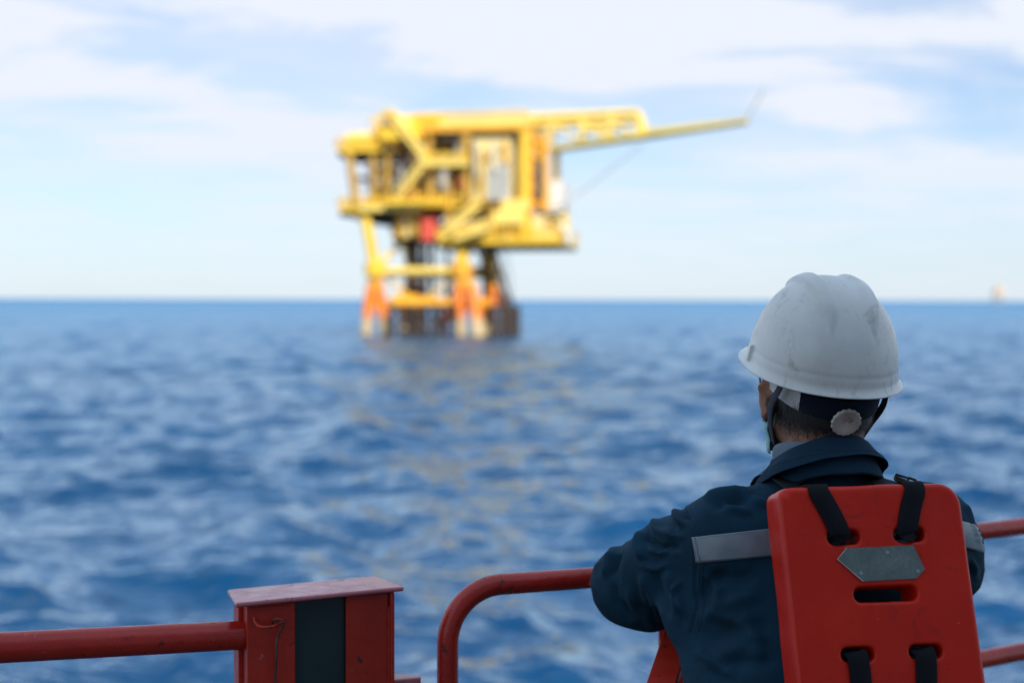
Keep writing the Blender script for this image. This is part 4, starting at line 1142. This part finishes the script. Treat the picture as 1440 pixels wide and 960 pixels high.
# ----- hard hat
def hardhat():
    nth, nph = 260, 110
    lat, apf, apb, hh = .1135, .138, .132, .146
    def shell(th, ph):     # th from the right (x) towards the front (y); ph 0 top .. 1 rim
        c, s = math.cos(th), math.sin(th)
        ap = apf if s > 0 else apb
        e = 2.12
        rr = (abs(c / lat) ** e + abs(s / ap) ** e) ** (-1 / e)
        a = ph * PI / 2
        k = math.sin(a) ** .94; z = hh * math.cos(a) ** .92
        k *= 1 + .035 * (1 - z / hh) ** 3
        x, y = rr * k * c, rr * k * s
        return x, y, z
    V = []; 
    for j in range(nph + 1):
        for i in range(nth):
            th = 2 * PI * i / nth; x, y, z = shell(th, j / nph)
            # ridges running front to back over the crown
            zf = max(0, min(1, (z / hh - .46) / .46)) * (1 if y < .09 else max(0, 1 - (y - .09) / .02)); zf = zf * zf * (3 - 2 * zf)
            w = .0130 * (.12 + .88 * min(1, zf * 1.3))
            xx = abs(x) - .0375
            rg = math.exp(-(xx / w) ** 6) * .0078 * min(1, zf * 1.25)
            cr = .0035 * math.exp(-(x / .012) ** 4) * max(0, min(1, (z / hh - .70) / .25))
            n = Vector((x / lat ** 2, y / .135 ** 2, z / hh ** 2)).normalized()
            # low swage line just above the rim
            sw = .0006 * math.exp(-((z - .016) / .004) ** 2)
            p = Vector((x, y, z)) + n * (rg - sw)
            V.append(HEL(*p))
    # brim: flares out, peak at the front
    for q, (o, dz) in enumerate(((.0012, -.003), (.0034, -.0065), (.0062, -.0094), (.0084, -.0114), (.0090, -.0128), (.0080, -.0138), (.0055, -.0118), (.002, -.0080), (-.004, -.005), (-.004, .012))):
        for i in range(nth):
            th = 2 * PI * i / nth; c, s = math.cos(th), math.sin(th)
            x, y, z = shell(th, 1.0)
            pk = max(0, s) ** 1.6; rearlow = max(0, -s) ** 2
            oo = o * (1 + 1.7 * pk) if o > 0 else o; zz = dz * (1 - .15 * pk)
            L = math.hypot(x, y)
            V.append(HEL(x * (1 + oo / L), y * (1 + oo / L), zz))
    rows = nph + 1 + 10
    # inside of the shell
    for j in range(nph, -1, -6):
        for i in range(nth):
            x, y, z = shell(2 * PI * i / nth, j / nph); V.append(HEL(x * .965, y * .965, z * .97 + (.012 if j == nph else 0) * .2)); 
        rows += 1
    Fq = [(j * nth + i, j * nth + (i + 1) % nth, (j + 1) * nth + (i + 1) % nth, (j + 1) * nth + i) for j in range(rows - 1) for i in range(nth)]
    Fq = [f[::-1] for f in Fq]
    o = mesh_np('hard_hat', np.array([tuple(v) for v in V]), np.array(Fq), M_HAT, person)
    # accessory slot on the left side
    m = MB(); th = R(180 - 14)
    def fr(x, y, z): return HEL(x, y, z)
    x0, y0, z0 = shell(th, .93)
    dn = Vector((-math.cos(R(14)) , math.sin(R(14)) * .9, 0)).normalized(); tn = Vector((-dn.y, dn.x, 0))
    c = Vector((x0, y0, 0))
    pts = []
    for zz, oo, ww in ((-.004, .0075, .0125), (.023, .0035, .0105)):
        for a, b in ((-ww, -.006), (ww, -.006), (ww, oo), (-ww, oo)): pts.append(HEL(*(c + tn * a + dn * b + Vector((0, 0, zz)))))
    m.hexa(pts); m.build('accessory_slot', M_HAT, o, bevel=.0018, seg=3)
    # head band of the suspension
    def band(name, mat, f0, f1, r, zc, hw, n=40, th_=.0016):
        V = []; 
        for i in range(n + 1):
            a = f0 + (f1 - f0) * i / n          # from straight behind, positive to the right
            d = (math.sin(a), -math.cos(a)); rr = (abs(d[0] / r[0]) ** 2 + abs(d[1] / r[1]) ** 2) ** -.5
            z = zc(a); h = hw(a)
            for s_, t_ in ((-1, 0), (-1, th_), (1, th_), (1, 0)):
                k = rr + t_ + .0015 * s_ + .004 * max(0, math.cos(a))
                V.append(HEL(d[0] * k, d[1] * k, z + s_ * h))
        Fc = [(i * 4 + j, i * 4 + (j + 1) % 4, (i + 1) * 4 + (j + 1) % 4, (i + 1) * 4 + j) for i in range(n) for j in range(4)] + [(0, 1, 2, 3), tuple(n * 4 + j for j in (3, 2, 1, 0))]
        me = bpy.data.meshes.new(name); me.from_pydata([tuple(v) for v in V], [], Fc); me.update()
        ob = link(name, me, mat, o); b = ob.modifiers.new('b', 'EDGE_SPLIT'); b.split_angle = R(40); return ob
    zc = lambda a: -.019 - .023 * max(0, math.cos(a * .98)) ** 1.5
    band('suspension_band', M_BANDN, -R(36), R(54), (.0915, .1150), zc, lambda a: .0175)
    band('suspension_band', M_WPL2, -R(82), -R(36.5), (.0915, .1150), zc, lambda a: .0180)
    band('suspension_band', M_WPL2, R(52.5), R(84), (.0905, .1080), zc, lambda a: .0120)
    band('sweat_lining', M_BANDN, -R(120), R(120), (.0835, .1035), lambda a: .0, lambda a: .028)
    # ratchet knob with a scalloped edge
    kf = Fr(HEL(.000, -.1205, -.055), LR, -LF * .96 - LU * .28, LU * .96 - LF * .28)
    V, n = [], 72
    prof = [(0, .0), (.019, .0), (.0232, .004), (.0240, .0075), (.0232, .0100), (.0215, .0104), (.0140, .0082), (.0062, .0062), (.0048, .0062), (.0040, .0030), (0, .0030)]
    for r_, y_ in prof:
        for i in range(n):
            a = 2 * PI * i / n; q = r_ * (1 + (.035 * math.cos(a * 16) if r_ > .02 else 0)); V.append(kf(q * math.cos(a), y_, q * math.sin(a)))
    Fc = [(j * n + i, j * n + (i + 1) % n, (j + 1) * n + (i + 1) % n, (j + 1) * n + i) for j in range(len(prof) - 1) for i in range(n)]
    me = bpy.data.meshes.new('ratchet_knob'); me.from_pydata([tuple(v) for v in V], [], Fc); me.update()
    k = link('ratchet_knob', me, M_WPL, o)
    e = k.modifiers.new('e', 'EDGE_SPLIT'); e.split_angle = R(40)
    return o
M_WPL2 = paint('white_band_plastic', (.74, .73, .70), .4, .15, (.3, .22, .15), 30, .2, .0006)
HAT = hardhat()
def ribbon(name, mat, pts, w, nrm, th=.0014, parent=person, sub=4, wv=None):
    """flat strap through pts, width w, facing nrm (a vector or one per point)"""
    P_ = [Vector(p) for p in pts]; n = len(P_); fine = []; nr = []
    nn = nrm if isinstance(nrm, list) else [nrm] * n
    def cr(a, b, c, d, t): return .5 * ((2 * b) + (c - a) * t + (2 * a - 5 * b + 4 * c - d) * t * t + (3 * b - a - 3 * c + d) * t ** 3)
    for i in range(n - 1):
        a, b, c, d = P_[max(0, i - 1)], P_[i], P_[i + 1], P_[min(n - 1, i + 2)]
        for k in range(sub): fine.append(cr(a, b, c, d, k / sub)); nr.append(Vector(nn[i]).lerp(Vector(nn[i + 1]), k / sub))
    fine.append(P_[-1]); nr.append(Vector(nn[-1]))
    V = []
    for i, p in enumerate(fine):
        t = (fine[min(i + 1, len(fine) - 1)] - fine[max(i - 1, 0)]).normalized(); m_ = nr[i].normalized(); m_ = (m_ - t * m_.dot(t)).normalized(); s = t.cross(m_)
        V += [p - s * w / 2 - m_ * th / 2, p + s * w / 2 - m_ * th / 2, p + s * w / 2 + m_ * th / 2, p - s * w / 2 + m_ * th / 2]
    k = len(fine)
    Fc = [(i * 4 + j, i * 4 + (j + 1) % 4, (i + 1) * 4 + (j + 1) % 4, (i + 1) * 4 + j) for i in range(k - 1) for j in range(4)] + [(3, 2, 1, 0), tuple((k - 1) * 4 + j for j in range(4))]
    me = bpy.data.meshes.new(name); me.from_pydata([tuple(v) for v in V], [], Fc); me.update()
    o = link(name, me, mat, parent); b = o.modifiers.new('bevel', 'BEVEL'); b.width = th * .3; b.segments = 1
    e = o.modifiers.new('e', 'EDGE_SPLIT'); e.split_angle = R(50); return o
M_STRAP = fabric('grey_chin_strap', (.055, .065, .085), 1800, .2, .8)
sn = (-HR - HF * .3).normalized()
ribbon('chin_strap', M_STRAP, [H(-.084, -.068, .045), H(-.0905, -.062, .020), H(-.0960, -.040, -.010), H(-.090, -.022, -.042), H(-.078, -.004, -.070), H(-.060, .030, -.090), H(-.030, .060, -.104), H(0, .066, -.108)], .0135,
       [sn, sn, sn, sn, sn, sn - HU * .6, -HU, -HU], parent=HAT)
ribbon('chin_strap', M_STRAP, [H(-.089, .045, .035), H(-.085, .040, .0), H(-.079, .032, -.045), H(-.070, .020, -.080)], .012, (-HR + HF * .2).normalized(), parent=HAT)
ribbon('chin_strap', M_STRAP, [H(.088, -.056, .045), H(.0935, -.050, .020), H(.0965, -.034, -.010), H(.089, -.006, -.042), H(.076, .010, -.072), H(.060, .030, -.090), H(.030, .060, -.104), H(0, .066, -.108)], .0135,
       [-sn, -sn, -sn, -sn, -sn, -HU, -HU, -HU], parent=HAT)
# ----- face mask: pleated shell over nose, mouth and cheeks
def mask():
    V = []; n, k = 30, 14
    for i in range(n + 1):
        a = R(-92) + R(184) * i / n
        for j in range(k + 1):
            z = .005 - .108 * j / k
            rx = .081 + .004 * math.sin(j * 1.6) * .4; ry = .080 + .034 * math.exp(-((z + .02) / .035) ** 2) * math.exp(-(math.sin(a) / .45) ** 2) - .0
            sh = 1 - .08 * max(0, (-.055 - z) / .04)
            V.append(H(rx * math.sin(a) * sh, .020 + ry * math.cos(a) * sh, z + .015 * (1 - math.cos(a)) * (-1 if j < 3 else .3)))
    Fc = [(i * (k + 1) + j, (i + 1) * (k + 1) + j, (i + 1) * (k + 1) + j + 1, i * (k + 1) + j + 1) for i in range(n) for j in range(k)]
    me = bpy.data.meshes.new('face_mask'); me.from_pydata([tuple(v) for v in V], [], Fc); me.update()
    o = link('face_mask', me, M_MASK, person); s = o.modifiers.new('s', 'SOLIDIFY'); s.thickness = .0012
    for sg in (-1, 1):
        m = MB(); m.tube([H(sg * .069, .030, -.005), H(sg * .076, .010, .012), H(sg * .078, -.012, .006), H(sg * .077, -.010, -.020), H(sg * .068, .022, -.055)], .0011, 6)
        m.build('ear_loop', M_MASK, o, True)
mask()
# ---------------------------------------------------------------- red foam work vest on his back
VR, VF, VU = frame(R(8), R(17), R(-1))
VO = Fr((.530, 2.100, 4.728), VR, VF, VU)          # middle of the top front edge; y runs into the foam
VW, VT = .282, .066
def uv(px, py, y=0.0):
    d = at(px, py, 1) - CAM; n = VF; t = (VO(0, y, 0) - CAM).dot(n) / d.dot(n); p = CAM + d * t - VO.o
    return p.dot(VR), p.dot(VU)
def foam(name, fr, W, Hh, Tk, slots, mat, par, rc=(.02, .032), h=.0022, dent=None):
    n = (int((W + .03) / h), int((Tk + .02) / h), int((Hh + .03) / h))
    v = Vol((-W / 2 - .015, -.010, -Hh - .015), (W / 2 + .015, Tk + .010, .015), h)
    G = np.meshgrid(v.ax[0], v.ax[2], indexing='ij'); X, Z = G
    rr = np.where(X < 0, rc[0], rc[1])
    qx = np.abs(X) - (W / 2 - rr); qz = np.abs(Z + Hh / 2) - (Hh / 2 - rr)
    d2 = np.hypot(np.maximum(qx, 0), np.maximum(qz, 0)) + np.minimum(np.maximum(qx, qz), 0) - rr
    Y = v.ax[1]
    dy = np.abs(Y - Tk / 2) - Tk / 2
    def smax(a, b, k):
        hh_ = np.clip(.5 - .5 * (b - a) / k, 0, 1); return b * (1 - hh_) + a * hh_ + k * hh_ * (1 - hh_)
    f = smax(d2[:, None, :], dy[None, :, None], .010)
    for (x0, z0, x1, z1, r) in slots:
        dx, dz = x1 - x0, z1 - z0; t = np.clip(((X - x0) * dx + (Z - z0) * dz) / (dx * dx + dz * dz), 0, 1)
        ds = np.hypot(X - x0 - t * dx, Z - z0 - t * dz) - r
        f = smax(f, np.broadcast_to(-ds[:, None, :], f.shape), .006)
    v.f = f.astype(np.float32)
    V, Q = v.mesh(); V = relax(V, Q, 1, .4)
    nn = normals(V, Q)
    nz = np.array([noise.fractal(Vector((p[0] * 14, p[1] * 20, p[2] * 9)), 1, 2, 2) for p in V])
    V = V + nn * (.0011 * nz)[:, None]
    if dent is not None:
        for (x, y, z, r, a) in dent: V = V - nn * (a * np.exp(-(((V[:, 0] - x) ** 2 + (V[:, 1] - y) ** 2 + (V[:, 2] - z) ** 2) / r ** 2)))[:, None]
    Wd = np.array(fr.o) + V[:, :1] * np.array(fr.r) + V[:, 1:2] * np.array(fr.f) + V[:, 2:] * np.array(fr.u)
    return mesh_np(name, Wd, Q, mat, par)
def vest():
    m = Mat('red_coated_foam')
    c = m.ramp(m.noise(8, 8, .6), [(.3, (.60, .014, .003)), (.7, (.72, .022, .005))])
    c = m.mix(m.ramp(m.noise(26, 10, .75, dist=.6), [(.58, 0), (.70, .6)]), c, (.20, .012, .008))
    c = m.mix(m.ramp(m.noise(150, 3, .5), [(.76, 0), (.79, .7)]), c, (.70, .38, .30))
    m.set('Base Color', c); m.set('Roughness', m.ramp(m.noise(20, 6), [(.3, .26), (.7, .42)])); m.set('Specular IOR Level', .32)
    b = m.bump(m.noise(24, 5), .25, .0022); m.bump(m.noise(160, 4), .2, .0006, b)
    def sl(x0, x1, y0, y1, tilt=-.04):
        ym = (y0 + y1) / 2; r_ = (uv(x0, y0)[1] - uv(x0, y1)[1]) / 2 + .0012
        a = uv(x0, ym - tilt * (x0 - x1) / 2 * -1); b = uv(x1, ym + tilt * (x1 - x0) / 2 * 1)
        return (a[0] + r_, a[1], b[0] - r_, b[1], r_)
    slots = [sl(1165, 1210, 746, 764), sl(1258, 1301, 742, 760), sl(1202, 1291, 825, 844), sl(1184, 1230, 911, 928), sl(1280, 1326, 907, 924)]
    a = uv(1118, 700)
    o = foam('work_vest', VO, VW, .46, VT, slots, m.m, person, rc=(.017, .036), dent=[(-VW / 2 + .012, .002, -.006, .009, .003)])
    # strap sections: over the top edge, down the face, into the slot
    def top_strap(xt, xb, y_end, w=.0315):
        t0 = uv(xt, 680); b0 = uv(xb, y_end)
        P_ = [VO(t0[0], VT + .012, -.02), VO(t0[0], VT + .004, -.002), VO(t0[0], VT * .75, .0035), VO(t0[0], .014, .0035), VO(t0[0], .003, .0005), VO(t0[0] + .0005, -.0022, -.012), VO((t0[0] + b0[0]) / 2, -.0022, b0[1] / 2), VO(b0[0], -.002, b0[1] + .006), VO(b0[0] + .0005, .004, b0[1] - .003), VO(b0[0] + .001, .03, b0[1] - .006)]
        nr = [VF, VF + VU, VU, VU, VU - VF, -VF, -VF, -VF, -VF + VU * .7, VU]
        ribbon('strap', M_WEB, P_, w, nr, .002, o, 5)
    top_strap(1150, 1180, 752); top_strap(1284, 1276, 748)
    def low_strap(xt, yt, xb, w=.0315):
        t0 = uv(xt, yt); b0 = uv(xb, 1010)
        P_ = [VO(t0[0] - .006, .03, t0[1] + .006), VO(t0[0] - .005, .006, t0[1] + .004), VO(t0[0] - .002, -.002, t0[1] - .004), VO((t0[0] * .6 + b0[0] * .4), -.0024, t0[1] * .6 + b0[1] * .4), VO(b0[0], -.0022, b0[1]), VO(b0[0], -.0022, -.455), VO(b0[0], .01, -.4625), VO(b0[0], VT, -.4625)]
        nr = [VU, VU - VF, -VF, -VF, -VF, -VF, -VU, -VU]
        ribbon('strap', M_WEB, P_, w, nr, .002, o, 5)
    low_strap(1207, 920, 1214); low_strap(1302, 916, 1302)
    # shoulder webbing over the coverall to the front
    for x, sx in ((uv(1150, 680)[0], -1), (uv(1284, 680)[0], 1)):
        a = VO(x, VT + .010, -.004)
        tl = (a - T.o); lx = tl.dot(BR)
        P_ = [a - VU * .03, a, T(lx * 1.0, -.055, .072), T(lx * 1.02, -.01, .090), T(lx * 1.04, .05, .080), T(lx, .115, .0), T(lx, .14, -.08)]
        ribbon('shoulder_strap', M_WEB, P_, .030, [-BF, -BF + BU, BU - BF * .4, BU, BU + BF, BF, BF], .002, o, 6)
    # buckle by the right strap
    b = MB(); c = at(1268, 673, 2.19)
    rr, ff, uu = frame(R(-10), R(30), R(18))
    def q(x, y, z): return c + (rr * x + ff * y + uu * z) * .75
    b.tube([q(-.012, 0, -.006), q(.012, 0, -.006), q(.013, 0, .0), q(.012, 0, .006), q(-.012, 0, .006), q(-.013, 0, 0), q(-.012, 0, -.006)], .0022, 8)
    b.tube([q(-.010, -.001, 0), q(.030, -.004, -.006)], .0026, 8); b.tube([q(.030, -.004, -.006), q(.034, -.004, .001), q(.026, -.004, .005), q(.012, -.003, .006)], .0022, 8)
    b.build('buckle', M_BLK, o, True)
    # reflector plate, prismatic, six-sided
    pm = Mat('grey_prismatic_reflector')
    vo = pm.N.new('ShaderNodeTexVoronoi'); vo.inputs['Scale'].default_value = 260; pm.L.new(pm.tc.outputs['Object'], vo.inputs['Vector'])
    c = pm.ramp(pm.noise(35, 6), [(.3, (.115, .140, .125)), (.7, (.20, .235, .215))])
    c = pm.mix(pm.ramp(pm.noise(60, 9, .8, stretch=(.3, 1, 2.5)), [(.62, 0), (.72, .5)]), c, (.34, .37, .36))
    c = pm.mix(pm.ramp(vo.outputs['Distance'], [(.0, .0), (.9, .45)]), c, (.08, .10, .09))
    pm.set('Base Color', c); pm.set('Roughness', .28); pm.set('Coat Weight', .5); pm.set('Coat Roughness', .12)
    pm.bump(vo.outputs['Distance'], .25, .0005)
    poly = [uv(*p) for p in ((1177, 786), (1190, 770.5), (1284, 766.5), (1300, 800), (1288, 813), (1213, 817))]
    b = MB(); n = len(poly)
    b.add([VO(x, -.0018, z) for x, z in poly] + [VO(x, .002, z) for x, z in poly], [tuple(range(n))[::-1], tuple(range(n, 2 * n))] + [(i, (i + 1) % n, n + (i + 1) % n, n + i) for i in range(n)])
    pl = b.build('reflector', pm.m, o)
    # pale raised rim along the plate's slanted edges and three rivets
    b = MB(); V3 = [VO(x, -.0022, z) for x, z in poly]; b.tube([V3[5], V3[0], V3[1]], .0008, 6); b.build('reflector_rim', M_WPL, pl, True)
    for px, py in ((1247, 777), (1210, 806), (1290, 803)):
        x, z = uv(px, py); b = MB(); b.tube([VO(x, -.001, z), VO(x, -.0026, z), VO(x, -.0030, z)], .0030, 16, True, [.0030, .0028, .0016]); b.build('rivet', M_RIVET, pl, True)
    # chest panels
    for sx in (-.085, .085):
        fo = Fr(T(sx, .150, -.02), BR, BF, BU)
        foam('chest_float', fo, .14, .34, .05, [], m.m, o, (.02, .02), .006)
    # orange bar tacks where the strap loop meets the collar
    tm = fabric('orange_thread', (.55, .16, .06), 2000)
    b = MB()
    for l in ([(1100, 679), (1107, 676), (1114, 673)], [(1118, 681.5), (1125, 679.5), (1131, 676.5)], [(1124, 676), (1125, 682)]):
        pp = [hit(x, y, .0022) for x, y in l]
        if all(pp): b.tube([p[0] for p in pp], .0007, 6)
    if b.v: b.build('bar_tack', tm, COV, True)
M_BLK = paint('black_plastic_buckle', (.012, .012, .014), .35, .2, None, 30, .1, .0004)
M_RIVET = paint('dull_rivet', (.30, .32, .33), .4, .1, None, 60, .1, .0003)
vest()
# ---------------------------------------------------------------- make all closed small parts face outwards
for o in list(bpy.data.objects):
    r_ = o.name.split('.')[0]
    if o.type == 'MESH' and r_ in ('accessory_slot', 'chin_strap', 'gusset', 'shoulder_strap', 'strap', 'suspension_band', 'sweat_lining'):
        me = o.data; c = sum((v.co for v in me.vertices), Vector()) / len(me.vertices); vol = 0
        for p in me.polygons:
            a = me.vertices[p.vertices[0]].co - c
            for i in range(1, len(p.vertices) - 1):
                vol += a.dot((me.vertices[p.vertices[i]].co - c).cross(me.vertices[p.vertices[i + 1]].co - c))
        if vol < 0: me.flip_normals()
